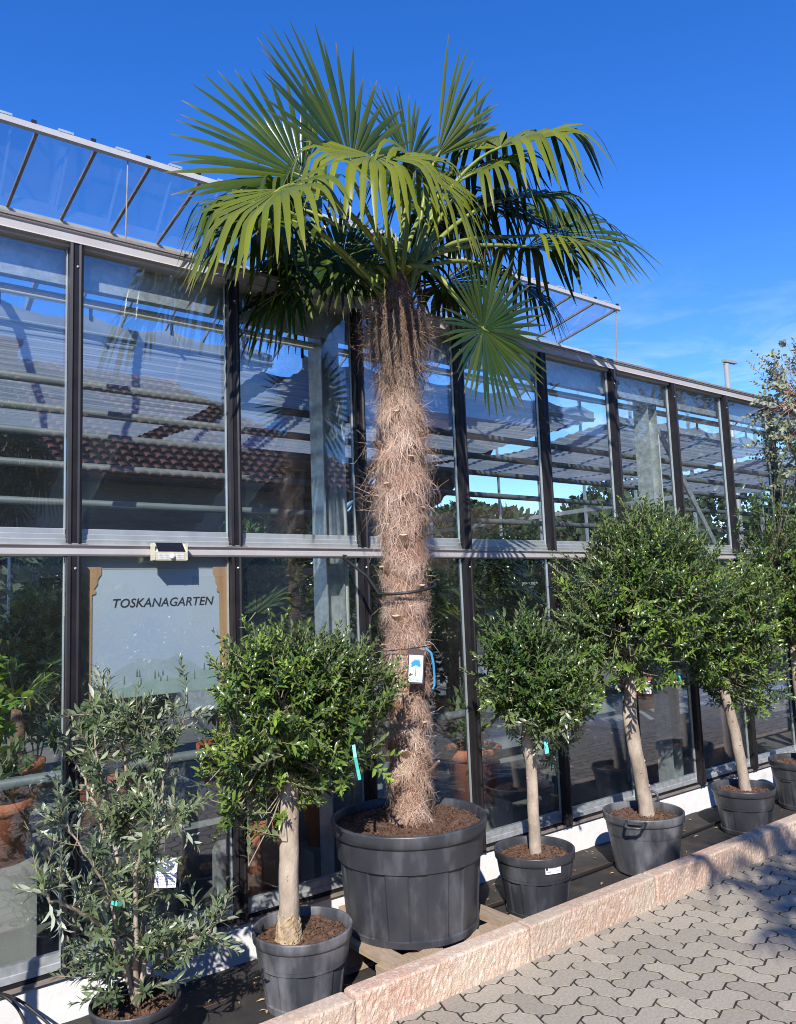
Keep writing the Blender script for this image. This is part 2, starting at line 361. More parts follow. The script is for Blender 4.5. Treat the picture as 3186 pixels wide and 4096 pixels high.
for k in range(170):
    x = random.uniform(1, 7.5); y = random.uniform(-.78, -.05); a = random.uniform(0, 6.3); l = random.uniform(.012, .028); w_ = l*.3; c, s = math.cos(a), math.sin(a); z = .013
    lf.add([(x-c*l,y-s*l,z),(x-s*w_,y+c*w_,z+.005),(x+c*l,y+s*l,z+.002),(x+s*w_,y-c*w_,z+.004)], [(0,1,2,3)])
mat('litter', (.36, .24, .12), .8, island=.5)
tag(lf.build('leaf_litter', 'litter', recalc=False), 'scattered dry brown leaf litter on the black weed mat', 'leaf litter', kind='stuff')

kb = thing('kerb', (4,-.87,0), 'pink split-face stone kerb between planting strip and paving', 'kerb', kind='structure')
def kerb_mesh(seed):
    rg = np.random.default_rng(seed); L_ = .992; nx, nc = 90, 22
    # profile round the section: front face up, top, back face down
    pf = [(-.918, -.02)]+[(-.918, z) for z in np.linspace(0, .146, 10)]+[(-.912, .154)]+[(y, .156) for y in np.linspace(-.900, -.832, 6)]+[(-.826, .153),(-.824, .147)]+[(-.824, z) for z in (.10, .05, -.02)]
    n = len(pf); ph = rg.uniform(0, 9, (14, 4))
    vs = []
    for i in range(nx+1):
        x = L_*i/nx
        for j, (y, z) in enumerate(pf):
            front = 1.0 if j <= 11 else (.45 if j < 18 else .3)
            q = Vector((x+seed*3.1, y*1.0, z+seed))
            d = (noise.fractal(q*16, .9, 2.1, 3)*.0035+noise.fractal(q*75, .8, 2.2, 3)*.0028)*front+rg.normal(0, .0009)*front
            ee = min(x, L_-x); cz = max(0, .012-ee)*.5
            vs.append((x, y-d*(1 if j < 18 else 0)+(cz if j < 12 else 0), z+(d*.45 if 11 <= j < 18 else 0)-(cz if j > 10 else 0)))
    fs = [(i*n+j, (i+1)*n+j, (i+1)*n+j+1, i*n+j+1) for i in range(nx) for j in range(n-1)]+[tuple(range(n)), tuple(nx*n+j for j in range(n-1, -1, -1))]
    b = MB().add(vs, fs); o = b.build('kerb_stone', 'kerb', smooth=False); me = o.data; bpy.data.objects.remove(o); return me
KM = [kerb_mesh(s) for s in (3, 8, 21, 34)]
xx = 1.643-.999*4
for k in range(15):
    o = bpy.data.objects.new('kerb_stone', KM[k % 4]); COL.objects.link(o); o.parent = kb
    o.location = Vector((xx, random.uniform(-.002, .002), random.uniform(-.002, .0015)-(.008 if k == 3 else 0)))-ROOTLOC['kerb']; xx += 1.0

# ------------------------------------------------------------------ the greenhouse
gh = thing('greenhouse', (5,6,0), 'long glass greenhouse with dark bronze mullions, white plinth and open roof vent', 'greenhouse')
YR, ZR, YF = 6.4, 6.58, 12.8
pl = MB().box(X0, X1, -.012, .10, -.02, .188); 
pl.build('plinth', 'plinth', gh)
MB().box(X0, X1, -.03, .10, .1885, .2045).build('sill', 'sill', gh)
MB().box(X0, X1, -.018, -.004, .2048, .219).build('sill_strip', 'bronze', gh)
MB().add([(X0,.1005,.012),(X1,.1005,.012),(X1,YF,.012),(X0,YF,.012)], [(0,1,2,3)]).build('floor', 'floor_in', gh)
# gutter fascia with a lip, drip groove and hidden back
MB().prism([(-.055,3.416),(-.050,3.424),(-.050,3.462),(-.060,3.466),(-.060,3.4725),(-.040,3.4725),(.06,3.46),(.06,3.40),(-.03,3.40),(-.03,3.416)], 0, X0-.05, X1+.05).build('gutter', 'bronze_light', gh)
MB().prism([(-.066,3.473),(-.066,3.487),(-.01,3.494),(.08,3.50),(.08,3.473)], 0, X0-.05, X1+.05).build('gutter_lip', 'sill', gh)
MB().prism([(.062,3.42),(.062,3.25),(.078,3.25),(.078,3.27),(.16,3.27),(.16,3.43)], 0, X0, X1).build('eave_beam', 'galv', gh)
MB().tube([(X0,.20,3.235),(X1,.20,3.235)], .022, 10).build('eave_pipe', 'white_pipe', gh, smooth=True)
# middle rail
MB().prism([(-.040,RZB),(-.046,RZB+.008),(-.046,RZB+.030),(-.036,RZB+.034),(-.036,RZB+.046),(-.050,RZB+.048),(-.050,RZT-.002),(-.01,RZT),(.05,RZT),(.05,RZB)], 0, X0, X1).build('rail', 'bronze_light', gh)
def mullion(k, z0, z1, top):
    x = k*S; b = MB()
    b.prism([(x-.028,-.012),(x-.030,-.052),(x-.018,-.056),(x-.010,-.050),(x+.010,-.050),(x+.018,-.056),(x+.030,-.052),(x+.028,-.012)], 2, z0, z1)
    o = b.build('mullion', 'bronze', gh)
    MB().box(x-.0345, x-.0305, -.012, .004, z0, z1).build('glazing_seal', 'alu', o)
    MB().box(x-.026, x+.026, .0125, .022, z0, z1).build('back_post', 'bronze', o)
    s = MB()
    for zz in ((z1-.11,) if top else (z1-.055, )):
        s.lathe([(.0001, 0),(.006, 0),(.0055, .003),(.003, .005),(.0001, .0055)], 0, 0, 8, cap0=False)
        s.v = [(x+.004+p[0], -.0505-p[2], zz+p[1]) for p in s.v]
    s.build('screw', 'alu', o)
for k in range(K0, K1+1):
    mullion(k, RZT+.002, GZ-.001, True); mullion(k, SILL+.001, RZB-.001, False)
    if k < K1:
        x0, x1 = k*S+.036, (k+1)*S-.030
        MB().box(x0-.004, x1+.004, -.004, .002, RZT+.05, GZ+.03).build('pane', 'facade_glass', gh)
        MB().box(x0-.004, x1+.004, -.004, .002, SILL+.055, RZB+.02).build('pane', 'facade_glass', gh)
        MB().prism([(-.018,RZT+.001),(-.022,RZT+.022),(-.014,RZT+.026),(-.014,RZT+.046),(-.008,RZT+.049),(-.008,RZT+.07),(-.0045,RZT+.073),(.02,RZT+.073),(.02,RZT+.001)], 0, x0, x1).build('pane_sill', 'alu', gh)
        MB().prism([(-.0035,SILL+.015),(-.012,SILL+.018),(-.010,SILL+.045),(-.006,SILL+.048),(-.006,SILL+.082),(.02,SILL+.085),(.02,SILL+.015)], 0, x0, x1).build('pane_sill', 'galv', gh)
        MB().box(k*S-.06, k*S+.06, -.052, -.04, RZT-.0005, RZT+.004).build('joint_plate', 'alu', gh)
# main columns, braces and wall heating pipes
for k in (-1, 3, 7, 11, 15):
    x = k*S-.105
    b = MB().box(x-.062, x-.054, .10, .24, .02, 3.42).box(x+.054, x+.062, .10, .24, .02, 3.42).box(x-.0535, x+.0535, .165, .175, .02, 3.42)
    b.build('column', 'galv', gh)
    MB().tube([(x+.085,.13,.02),(x+.085,.13,3.0),(x+.08,.15,3.10),(x+.03,.25,3.16)], .021, 10).build('downpipe', 'white_pipe', gh, smooth=True)
    MB().bar((x, .22, 3.38), (x, YR, ZR-.12), .06, .12).build('rafter', 'galv', gh)
    MB().bar((x, YF, 3.38), (x, YR, ZR-.12), .06, .12).build('rafter', 'galv', gh)
    MB().box(x-.06, x+.06, YF-.2, YF-.06, .02, 3.42).build('column', 'galv', gh)
MB().bar((7*S+.1, .2, 3.1), (7*S+1.55, .2, 1.2), .05, .02, (0,1,0)).build('brace', 'galv', gh)
MB().bar((11*S+.1, .2, 3.1), (11*S+1.55, .2, 1.2), .05, .02, (0,1,0)).build('brace', 'galv', gh)
for z, y, r_ in ((2.86,.35,.024),(2.72,.36,.022),(2.60,.36,.020),(2.445,.38,.020),(2.26,.40,.020),(.95,.34,.028)):
    MB().tube([(x, y, z) for x in np.linspace(X0+.1, X1-.1, 4)], r_, 12).build('heating_pipe', 'pipe_grey', gh, smooth=True)
MB().tube([(3.3,3.2,2.05),(5.6,3.2,2.75)], .03, 8).build('stay_pipe', 'pipe_grey', gh, smooth=True)
MB().tube([(2.6,3.3,2.06),(5.7,3.3,2.02)], .03, 8).build('stay_pipe', 'pipe_grey', gh, smooth=True)
# roof: ridge, glazing bars, glass, far gutter and far wall, gable ends
MB().box(X0, X1, YR-.05, YR+.05, ZR-.10, ZR+.06).build('ridge', 'bronze_light', gh)
BS = .632
nb = int((X1-X0)/BS)
for i in range(nb+1):
    x = X0+.02+i*(X1-X0-.04)/nb
    MB().bar((x, .09, 3.46), (x, YR-.05, ZR-.02), .028, .04).build('glazing_bar', 'bronze_light', gh)
    MB().bar((x, YF-.05, 3.46), (x, YR+.05, ZR-.02), .028, .04).build('glazing_bar', 'bronze_light', gh)
NP = 5
for k in range(NP):
    a, b = X0+(X1-X0)*k/NP+.01, X0+(X1-X0)*(k+1)/NP-.01
    for y0, y1 in ((.10, YR-1.52), (YF-.06, YR+.06)):
        z0 = 3.485; z1 = 3.485+(ZR+.005-3.485)*(abs(y1-(0.10 if y0 < 1 else YF-.06))/(YR-.15))
        MB().add([(a,y0,z0),(b,y0,z0),(b,y1,z1),(a,y1,z1),(a,y0,z0+.006),(b,y0,z0+.006),(b,y1,z1+.006),(a,y1,z1+.006)], [(0,1,2,3),(4,5,6,7),(0,1,5,4),(1,2,6,5),(2,3,7,6),(3,0,4,7)]).build('roof_pane', 'roof_glass', gh)
MB().box(X0, X1, YF-.05, YF+.06, 3.38, 3.48).build('gutter', 'bronze_light', gh)
MB().box(X0, X1, YF-.03, YF+.03, .02, .8).build('plinth', 'concrete', gh)
for i in range(0, 19):
    x = X0+i*(X1-X0)/18
    MB().box(x-.02, x+.02, YF-.03, YF+.03, .8005, 3.379).build('mullion', 'galv', gh)
for xe in (X0, X1):
    for y in np.arange(.6, 12.8, 1.22):
        zt = 3.40+(ZR-.1-3.40)*(1-abs(y-YR)/YR)
        MB().box(xe-.02, xe+.02, y-.025, y+.025, .02, zt).build('gable_post', 'galv', gh)
    MB().bar((xe, .16, 2.0), (xe, YF-.1, 2.0), .05, .06).build('gable_rail', 'galv', gh)
    MB().bar((xe, .16, 3.42), (xe, YF-.1, 3.42), .05, .08).build('gable_rail', 'galv', gh)
    MB().box(xe-.04, xe+.04, .12, YF-.08, .0, .8).build('plinth', 'concrete', gh)
# long roof vent hinged at the ridge, swung open
VX0, VX1 = X0+.2, 11.72; VL, VZ = 1.50, .265
vent = MB().prism([(YR-VL-.035, ZR+VZ+.01),(YR-VL-.035, ZR+VZ+.075),(YR-VL-.02, ZR+VZ+.085),(YR-VL+.05, ZR+VZ+.07),(YR-VL+.05, ZR+VZ+.02),(YR-VL, ZR+VZ-.01)], 0, VX0, VX1).build('roof_vent', 'bronze_light', gh)
nv = int(round((VX1-VX0)/.632))
for i in range(nv+1):
    x = VX0+.02+i*(VX1-VX0-.04)/nv
    MB().bar((x, YR-.04, ZR+.075), (x, YR-VL+.05, ZR+VZ+.04), .034, .035).build('glazing_bar', 'sill', vent)
    if i < nv:
        x2 = VX0+.02+(i+1)*(VX1-VX0-.04)/nv
        y0, z0, y1, z1 = YR-.05, ZR+.085, YR-VL+.051, ZR+VZ+.05
        MB().add([(x+.02,y0,z0),(x2-.02,y0,z0),(x2-.02,y1,z1),(x+.02,y1,z1),(x+.02,y0,z0+.005),(x2-.02,y0,z0+.005),(x2-.02,y1,z1+.005),(x+.02,y1,z1+.005)], [(0,1,2,3),(4,5,6,7),(0,1,5,4),(1,2,6,5),(2,3,7,6),(3,0,4,7)]).build('pane', 'roof_glass', vent)
        MB().box(x+.2, x+.36, YR-VL-.03, YR-VL+.03, ZR+VZ+.0855, ZR+VZ+.112).build('clip', 'alu', vent)
        MB().box(x+.55, x+.60, YR-VL-.03, YR-VL, ZR+VZ+.0855, ZR+VZ+.12).build('clip', 'bronze', vent)
for x in (2.72, 6.5, 8.9, VX1-.06):
    MB().tube([(x, YR-VL+.02, ZR+VZ+.01), (x, YR-VL+.12, ZR-1.05)], .009, 8).build('vent_stay', 'sill', vent)
# shade screens: a drawn screen hanging in scallops behind the facade, cloth under the far roof
def screen(x0, x1, y0, z0, depth, drop, seed):
    n = int((x1-x0)/.02); rg = random.Random(seed); vs = []; rows = 46
    ph = rg.uniform(0, 6)
    for i in range(n+1):
        x = x0+(x1-x0)*i/n; u = ((x-x0) % .46)/.46; sc_ = 4*u*(1-u)
        for j in range(rows+1):
            t = j/rows
            if j <= 4: y = y0; z = z0-sc_*.045*(1-t*3)-.10*j/4
            else:
                tt = (j-4)/(rows-4); y = y0+depth*tt; z = z0-.10-drop*math.sin(math.pi*tt)-.012*(j % 2)-.02*math.sin(x*1.7+tt*8+ph)*math.sin(math.pi*tt)
            vs.append((x, y, z))
    r1 = rows+1
    o = MB().add(vs, [(i*r1+j, (i+1)*r1+j, (i+1)*r1+j+1, i*r1+j+1) for i in range(n) for j in range(rows)]).build('shade_screen', 'cloth', gh, recalc=False)
    MB().tube([(x0, y0, z0+.035), (x1, y0, z0+.035)], .0035, 5).build('wire', 'galv', o)
    MB().tube([(x0, y0-.01, z0-.105), (x1, y0-.01, z0-.105)], .008, 6).build('hem_bar', 'alu', o)
    k = x0
    hk = MB()
    while k <= x1+.001:
        hk.box(k-.008, k+.008, y0-.008, y0+.004, z0-.03, z0+.05); k += .46
    hk.build('hooks', 'tube_black', o)
for (a, b, s_) in ((-1*S+.0, 3*S-.2, 1), (3*S+.02, 7*S-.2, 2), (7*S+.02, 11*S-.2, 3), (11*S+.02, 15*S-.2, 4)):
    screen(a, b, .62, 3.335, 2.5, .05, s_)
def far_cloth(xa, xb, y0, y1):
    vs = []; n, rws = 24, 60
    zf = lambda y: 3.40+(ZR-3.40)*(YF-y)/(YF-YR)-.22
    for i in range(n+1):
        for j in range(rws+1):
            y = y0+(y1-y0)*j/rws; vs.append((xa+(xb-xa)*i/n, y, zf(y)-.09*abs(math.sin(j*math.pi/6))-.03*math.sin(i*.5+j*.9)))
    r1 = rws+1
    o = MB().add(vs, [(i*r1+j, (i+1)*r1+j, (i+1)*r1+j+1, i*r1+j+1) for i in range(n) for j in range(rws)]).build('shade_cloth', 'cloth_dark', gh, recalc=False)
    MB().bar((xa-.02, y0, zf(y0)+.02), (xa-.02, y1, zf(y1)+.02), .06, .06).build('edge_batten', 'alu', o)
for xa in (-1.2, 1.15, 4.3, 7.5, 10.0):
    far_cloth(xa, min(xa+2.35, X1-.1), 12.6, 7.9)
MB().add([(X0+.1,12.7,3.28),(8.6,12.7,3.28),(8.6,9.6,4.78),(X0+.1,9.6,4.78),(X0+.1,12.7,3.272),(8.6,12.7,3.272),(8.6,9.6,4.772),(X0+.1,9.6,4.772)], [(0,1,2,3),(7,6,5,4),(0,4,5,1),(1,5,6,2),(2,6,7,3),(3,7,4,0)]).build('roof_sheet', 'poly', gh)
for xa in (3.5, 6.7):
    MB().add([(xa,10.4,4.45),(xa+.75,10.4,4.45),(xa+.75,9.0,5.1),(xa,9.0,5.1)], [(0,1,2,3)]).build('corrugated_sheet', 'sheet_metal', gh)
# ------------------------------------------------------------------ things fixed to the facade
# banner behind the pane
sg = thing('banner', (1.2,.03,1.6), 'blue painted landscape banner lettered TOSKANAGARTEN behind the glass', 'banner')
bx0, bx1, bz0, bz1, by = S+.037, 2*S-.031, 1.315, 1.962, .012
MB().box(bx0, bx1, by, by+.004, bz0, bz1).build('panel', 'banner', sg)
MB().box(bx0, bx1, by-.0015, by-.0003, bz1-.055, bz1).build('printed_border', 'banner_top', sg)
def hill(name, mt, yo, base, amps, z0):
    n = 60; top = [(bx0+(bx1-bx0)*i/n, base+sum(a*math.sin(f*i/n*6.283+p) for a, f, p in amps)) for i in range(n+1)]
    MB().prism([(bx0, z0)]+top+[(bx1, z0)], 1, by-yo-.0008, by-yo).build(name, mt, sg)
hill('printed_hill', 'banner_hill', .0006, 1.455, ((.035, 1.1, 4.4), (.012, 3.1, 1), (.004, 8, 2)), bz0+.0005)
hill('printed_hill', 'banner_hill_near', .0020, 1.385, ((.02, .9, 3.4), (.010, 2.3, 2), (.003, 9, 0)), bz0+.001)
tr_ = MB()
for k in range(16):
    x = random.uniform(bx0+.08, bx1-.08); z = random.uniform(1.37, 1.42); h = random.uniform(.015, .05)
    tr_.prism([(x-.0035, z),(x+.0035, z),(x+.002, z+h*.7),(x, z+h),(x-.002, z+h*.6)], 1, by-.0044, by-.0034)
tr_.build('printed_cypresses', 'banner_tree', sg)
for sgn, xa in ((1, bx0), (-1, bx1)):
    P = [(0,bz0+.002),(.040,bz0+.002),(.040,1.79),(.052,1.795),(.052,1.81),(.046,1.815),(.058,1.84),(.058,1.86),(.07,1.885),(.07,1.918),(0,1.918)]
    P = [(x*(1.4 if sgn > 0 else 1.1), z) for x, z in P]
    MB().prism([(xa+sgn*x, z) for x, z in P], 1, by-.0058, by-.0048).build('printed_column', 'banner_column', sg)
def text(s, size, loc, rot, mt, parent, shear=0, bold=0, width=None, sx=1):
    c = bpy.data.curves.new('lettering', 'FONT'); c.body = s; c.size = size; c.shear = shear; c.offset = bold; c.extrude = .0004; c.align_x = 'CENTER'; c.resolution_u = 3
    c.materials.append(MT[mt]); o = bpy.data.objects.new('lettering', c); COL.objects.link(o); o.parent = parent
    me = bpy.data.meshes.new_from_object(o); bpy.data.objects.remove(o); o = bpy.data.objects.new('lettering', me); COL.objects.link(o); o.parent = parent
    base = ROOTLOC.get(parent.name, Vector((0,0,0))); o.location = Vector(loc)-base; o.rotation_euler = rot; o.scale = (sx, 1, 1); return o
text('TOSKANAGARTEN', .0585, (1.222, by-.0012, 1.729), (R(90), 0, 0), 'ink_black', sg, .22, .0006, sx=1.0)
# solar wall lamp
lp = thing('solar_wall_lamp', (1.215,-.05,1.95), 'pale solar wall lamp with white motion sensor above the banner', 'wall lamp')
xa, xb = 1.118, 1.312
MB().prism([(-.051,1.935),(-.115,1.928),(-.122,1.975),(-.066,2.028),(-.051,2.028)], 0, xa, xb).build('housing', 'lamp_body', lp)
MB().prism([(-.1235,1.9795),(-.0685,2.0315),(-.0670,2.030),(-.1215,1.977)], 0, xa+.018, xb-.010).build('solar_panel', 'solar', lp)
q = MB()
for i in range(22):
    for j in range(3):
        x = xa+.02+i*.0073; z = 1.940+j*.011; y = -.1165-(z-1.928)*.149-.0004
        if abs(x-1.222) > .02: q.box(x-.002, x+.002, y-.0008, y+.001, z-.003, z+.003)
q.build('led_strip', 'white_plastic', lp)
d = MB().lathe([(.0165, 0), (.0160, .006), (.013, .012), (.007, .016), (.0005, .0175)], 0, 0, 20)
d.v = [(1.222+p[0], -.118-p[2], 1.951+p[1]) for p in d.v]; d.build('sensor', 'white_plastic', lp, smooth=True)
MB().box(xa-.004, xa-.0005, -.121, -.05, 1.93, 2.026).build('end_cap', 'lamp_body', lp); MB().box(xb+.0005, xb+.004, -.121, -.05, 1.93, 2.026).build('end_cap', 'lamp_body', lp)

for q in lp.children:
    for v in q.data.vertices: v.co = (1.214+(v.co.x-1.215)*.80, -.0505+(v.co.y+.0505)*.75, 1.985+(v.co.z-1.98)*.84)

# ------------------------------------------------------------------ plants: shared builders
def leaves_mesh(name, P, D, NV, LN, WD, tint, fold=.25, bend=.12, dry=None, shape=(.30, .70, .85)):
    P, D, NV = map(np.asarray, (P, D, NV)); LN = np.asarray(LN)[:, None]; WD = np.asarray(WD)[:, None]; n = len(P)
    D = D/np.linalg.norm(D, axis=1, keepdims=True); B = np.cross(NV, D); B /= np.linalg.norm(B, axis=1, keepdims=True)+1e-9; NN = np.cross(D, B)
    s1, s2, w2 = shape
    c1 = P+D*LN*s1+NN*LN*bend*.25; c2 = P+D*LN*s2; tip = P+D*LN-NN*LN*bend; h = WD*.5
    V = np.stack([P, c1+B*h+NN*h*fold, c1, c1-B*h+NN*h*fold, c2+B*h*w2+NN*h*fold, c2, c2-B*h*w2+NN*h*fold, tip], 1).reshape(-1, 3)
    b = (np.arange(n)*8)[:, None]
    tri = np.concatenate([b+np.array([[0,2,1]]), b+np.array([[0,3,2]]), b+np.array([[4,5,7]]), b+np.array([[5,6,7]])]); quad = np.concatenate([b+np.array([[1,2,5,4]]), b+np.array([[2,3,6,5]])])
    me = npmesh(name, V, [tri, quad])
    at_ = {'tint': np.repeat(np.asarray(tint, np.float32), 8), 'dry': np.repeat(np.zeros(n, np.float32) if dry is None else np.asarray(dry, np.float32), 8)}
    return me, at_
def rvec(rg, n=None):
    v = rg.normal(size=(3,) if n is None else (n, 3)); return v/np.linalg.norm(v, axis=-1, keepdims=True)
def rownrm(v): return v/(np.linalg.norm(v, axis=1, keepdims=True)+1e-9)
def shoot_leaves(rg, acc, base, d, L_, ll, lw, tint0, gap=.016, spread=.95, start=.1):
    """leaf pairs along one shoot; returns the axis points"""
    nseg = 5; J = rg.normal(size=(nseg, 3))*.085; J[:, 2] += .05
    dirs = rownrm(nrm(d)+np.cumsum(J, 0)); pts = np.concatenate([[base], base+np.cumsum(dirs, 0)*L_/nseg])
    n = max(3, int(L_*(1-start)/gap)); k = np.repeat(np.arange(n+1), 2); k = np.append(k, n); m_ = len(k)
    keep = rg.random(m_) > .09; k = k[keep]; sd = np.tile([0, math.pi], n+1); sd = np.append(sd, 1.3)[keep]; m_ = len(k)
    t = start+(1-start)*k/n; f = t*nseg; i = np.minimum(nseg-1, f.astype(int)); ax = dirs[i]; p = pts[i]+ax*((f-i)*L_/nseg)[:, None]
    az = rg.uniform(0, 6.28)+np.cumsum(math.pi/2+rg.normal(0, .25, n+1))[k]+sd
    x = rownrm(np.cross(ax, np.array([.3, .2, 1.]))); y = np.cross(ax, x); o = np.cos(az)[:, None]*x+np.sin(az)[:, None]*y
    sz = (1-.45*np.maximum(0, t-.55)/.45)*rg.uniform(.75, 1.12, m_); sp = spread*(1-.5*np.maximum(0, t-.6)/.4)*rg.uniform(.75, 1.2, m_)
    dd = ax*np.cos(sp)[:, None]+o*np.sin(sp)[:, None]; dd[:, 2] += rg.normal(.02, .12, m_); dd = rownrm(dd)
    nv = rownrm(np.cross(np.cross(dd, ax+np.array([0, 0, .5])), dd))+rvec(rg, m_)*.25
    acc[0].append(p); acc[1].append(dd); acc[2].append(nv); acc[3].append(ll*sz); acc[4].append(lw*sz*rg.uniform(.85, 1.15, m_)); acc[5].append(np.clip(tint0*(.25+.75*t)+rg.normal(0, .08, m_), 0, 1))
    return pts
def flat(acc): return [np.concatenate(q) for q in acc]
def tubes_np(name, lines, r0, r1, mt, parent, n=3):
    by = {}
    for l in lines: by.setdefault(len(l), []).append(np.asarray(l, float))
    V = []; F = []; off = 0
    for k, ls in by.items():
        P = np.stack(ls); T = np.gradient(P, axis=1); T /= np.linalg.norm(T, axis=2, keepdims=True)+1e-9
        X = np.cross(T, np.array([.31, .17, .93])); X /= np.linalg.norm(X, axis=2, keepdims=True)+1e-9; Y = np.cross(T, X); rr = np.linspace(r0, r1, k)[None, :, None]
        ring = np.stack([P+rr*(math.cos(a)*X+math.sin(a)*Y) for a in np.arange(n)*6.2832/n], 2); V.append(ring.reshape(-1, 3)); b = off+(np.arange(len(ls))*k*n)[:, None]
        for i in range(k-1):
            for j in range(n): F.append(b+np.array([[i*n+j, i*n+(j+1) % n, (i+1)*n+(j+1) % n, (i+1)*n+j]]))
        off += len(ls)*k*n
    return link(name, npmesh(name, np.concatenate(V), [np.concatenate(F)]), mt, parent)
def crown(parent, rg, c, rad, n, ll, lw, limb_from, leaf_mat, trunk_r, n_limbs=9, tips=.35, slen=(.11, .22), lumps=7, gap=.016, shell=.5, flat_bottom=.55, name='crown'):
    c = np.array(c, float); rad = np.array(rad, float); acc = [[] for _ in range(6)]; tw = []; tb_ = []; lb = MB()
    lobes = rvec(rg, lumps); lw_ = rg.uniform(.05, .38, lumps)
    limbs = []
    for k in range(n_limbs):
        d = rvec(rg); d[2] = abs(d[2])*.9-.15; e = c+d*rad*rg.uniform(.30, .52); s = np.array(limb_from, float); mid = s+(e-s)*.45+np.array([0, 0, .06])+rvec(rg)*.04
        t = np.linspace(0, 1, 9)[:, None]; pts = (1-t)**2*s+2*t*(1-t)*mid+t*t*e; pts += rg.normal(0, .008, pts.shape)*np.minimum(t*3, 1); limbs.append(pts)
        lb.tube(pts, np.linspace(trunk_r*.42, .003, 9), 7)
    LP = np.concatenate(limbs)
    subs = [(c+rvec(rg)*rad*np.array([.48, .42, .44]), rad*rg.uniform(.48, .66)) for _ in range(8)]+[(c, rad*.72)]
    c_all, rad_all = c, rad
    for k in range(n):
        c, rad = subs[k % 9]
        d = rvec(rg)
        if d[2] < -.2 and rg.random() < .35: d[2] *= -1
        bul = .78+(np.maximum(0, lobes@d)**4*lw_).sum()
        rr = bul*rg.uniform(shell, 1.0)**.6; dd = d.copy(); 
        if dd[2] < 0: dd[2] *= flat_bottom+.25
        L_ = rg.uniform(*slen); rr *= rg.choice([1, 1.0, 1.12]); L_ *= rg.choice([1, 1, 1, 1.5]); b = c+dd*rad*rr; out_ = nrm(d/rad*rad.mean()*.9+np.array([0, 0, .42])+rvec(rg)*.55); b = b-out_*L_*.75
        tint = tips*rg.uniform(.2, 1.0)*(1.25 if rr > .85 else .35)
        pts = shoot_leaves(rg, acc, b, out_, L_, ll, lw, tint, gap)
        tw.append(pts)
        j = np.argmin(((LP-b)**2).sum(1)); q = LP[j]; mid = (q+b)/2+np.array([0, 0, -.01])+rvec(rg)*.01
        tb_.append([q, mid, b])
    me, at_ = leaves_mesh('crown', *flat(acc))
    o = link('crown', me, leaf_mat, parent, False, at_)
    tubes_np('twigs', tw, .0024, .0011, 'twig', o); tubes_np('branchlets', tb_, .004, .0024, 'twig', o); lb.build('limbs', 'twig', o, smooth=True, recalc=False)
    tag(o, kind='stuff')
    return o
def bark_trunk(parent, rg, pts, radii, mt='bark', n=16, name='trunk', flare=0):
    pts = np.array(pts, float); t = np.linspace(0, 1, len(pts)); tt = np.linspace(0, 1, 40)
    P = np.stack([np.interp(tt, t, pts[:, i]) for i in range(3)], 1)
    for _ in range(4): P[1:-1] = (P[:-2]+2*P[1:-1]+P[2:])/4
    Rr = np.interp(tt, t, radii); b = MB(); b.tube(P, Rr, n)
    ph = rg.uniform(0, 6, 6); v = np.array(b.v)
    for i in range(40):
        for j in range(n):
            a = 2*math.pi*j/n; k = i*n+j
            m_ = 1+.05*math.sin(2*a+ph[0]+i*.15)+.035*math.sin(3*a-i*.25+ph[1])+.03*math.sin(i*.8+ph[2]+a)+rg.normal(0, .012)
            v[k] = P[i]+(v[k]-P[i])*m_
    b.v = [tuple(p) for p in v]
    o = b.build(name, mt, parent, smooth=True)
    kn = MB()
    for k in range(5):
        i = rg.integers(6, 34); a = rg.uniform(0, 6.28); q = P[i]+Rr[i]*.92*np.array([math.cos(a), math.sin(a), 0]); r_ = Rr[i]*rg.uniform(.16, .3)
        kn.tube([q-np.array([math.cos(a), math.sin(a), 0])*.01, q+np.array([math.cos(a), math.sin(a), .2])*.004, q+np.array([math.cos(a), math.sin(a), .2])*.007], [r_, r_*.9, r_*.35], 8)
    kn.build('knots', mt, o, smooth=True)
    return o
def soil(parent, rg, x, y, z, r, chips=500):
    n, mrs = 40, 12; vs = [(x, y, z+.006)]
    for i in range(1, mrs+1):
        for j in range(n):
            a = 6.2832*j/n; rr = r*i/mrs; vs.append((x+rr*math.cos(a), y+rr*math.sin(a), z+rg.normal(0, .0045)+.012*(1-i/mrs)+.006*math.sin(3*a+i)))
    fs = [(0, 1+j, 1+(j+1) % n) for j in range(n)]+[(1+(i-1)*n+j, 1+i*n+j, 1+i*n+(j+1) % n, 1+(i-1)*n+(j+1) % n) for i in range(1, mrs) for j in range(n)]
    b = MB().add(vs, fs)
    for k in range(chips):
        a = rg.uniform(0, 6.28); rr = r*math.sqrt(rg.random())*.97; p = np.array([x+rr*math.cos(a), y+rr*math.sin(a), z+.008+.01*(1-rr/r)]); s = rg.uniform(.003, .009); q = [p+rvec(rg)*s*rg.uniform(.5, 1.3) for _ in range(4)]
        b.add(q, [(0,1,2),(0,2,3),(0,3,1),(1,3,2)])
    return tag(b.build('soil', 'soil', parent, recalc=False), kind='stuff')
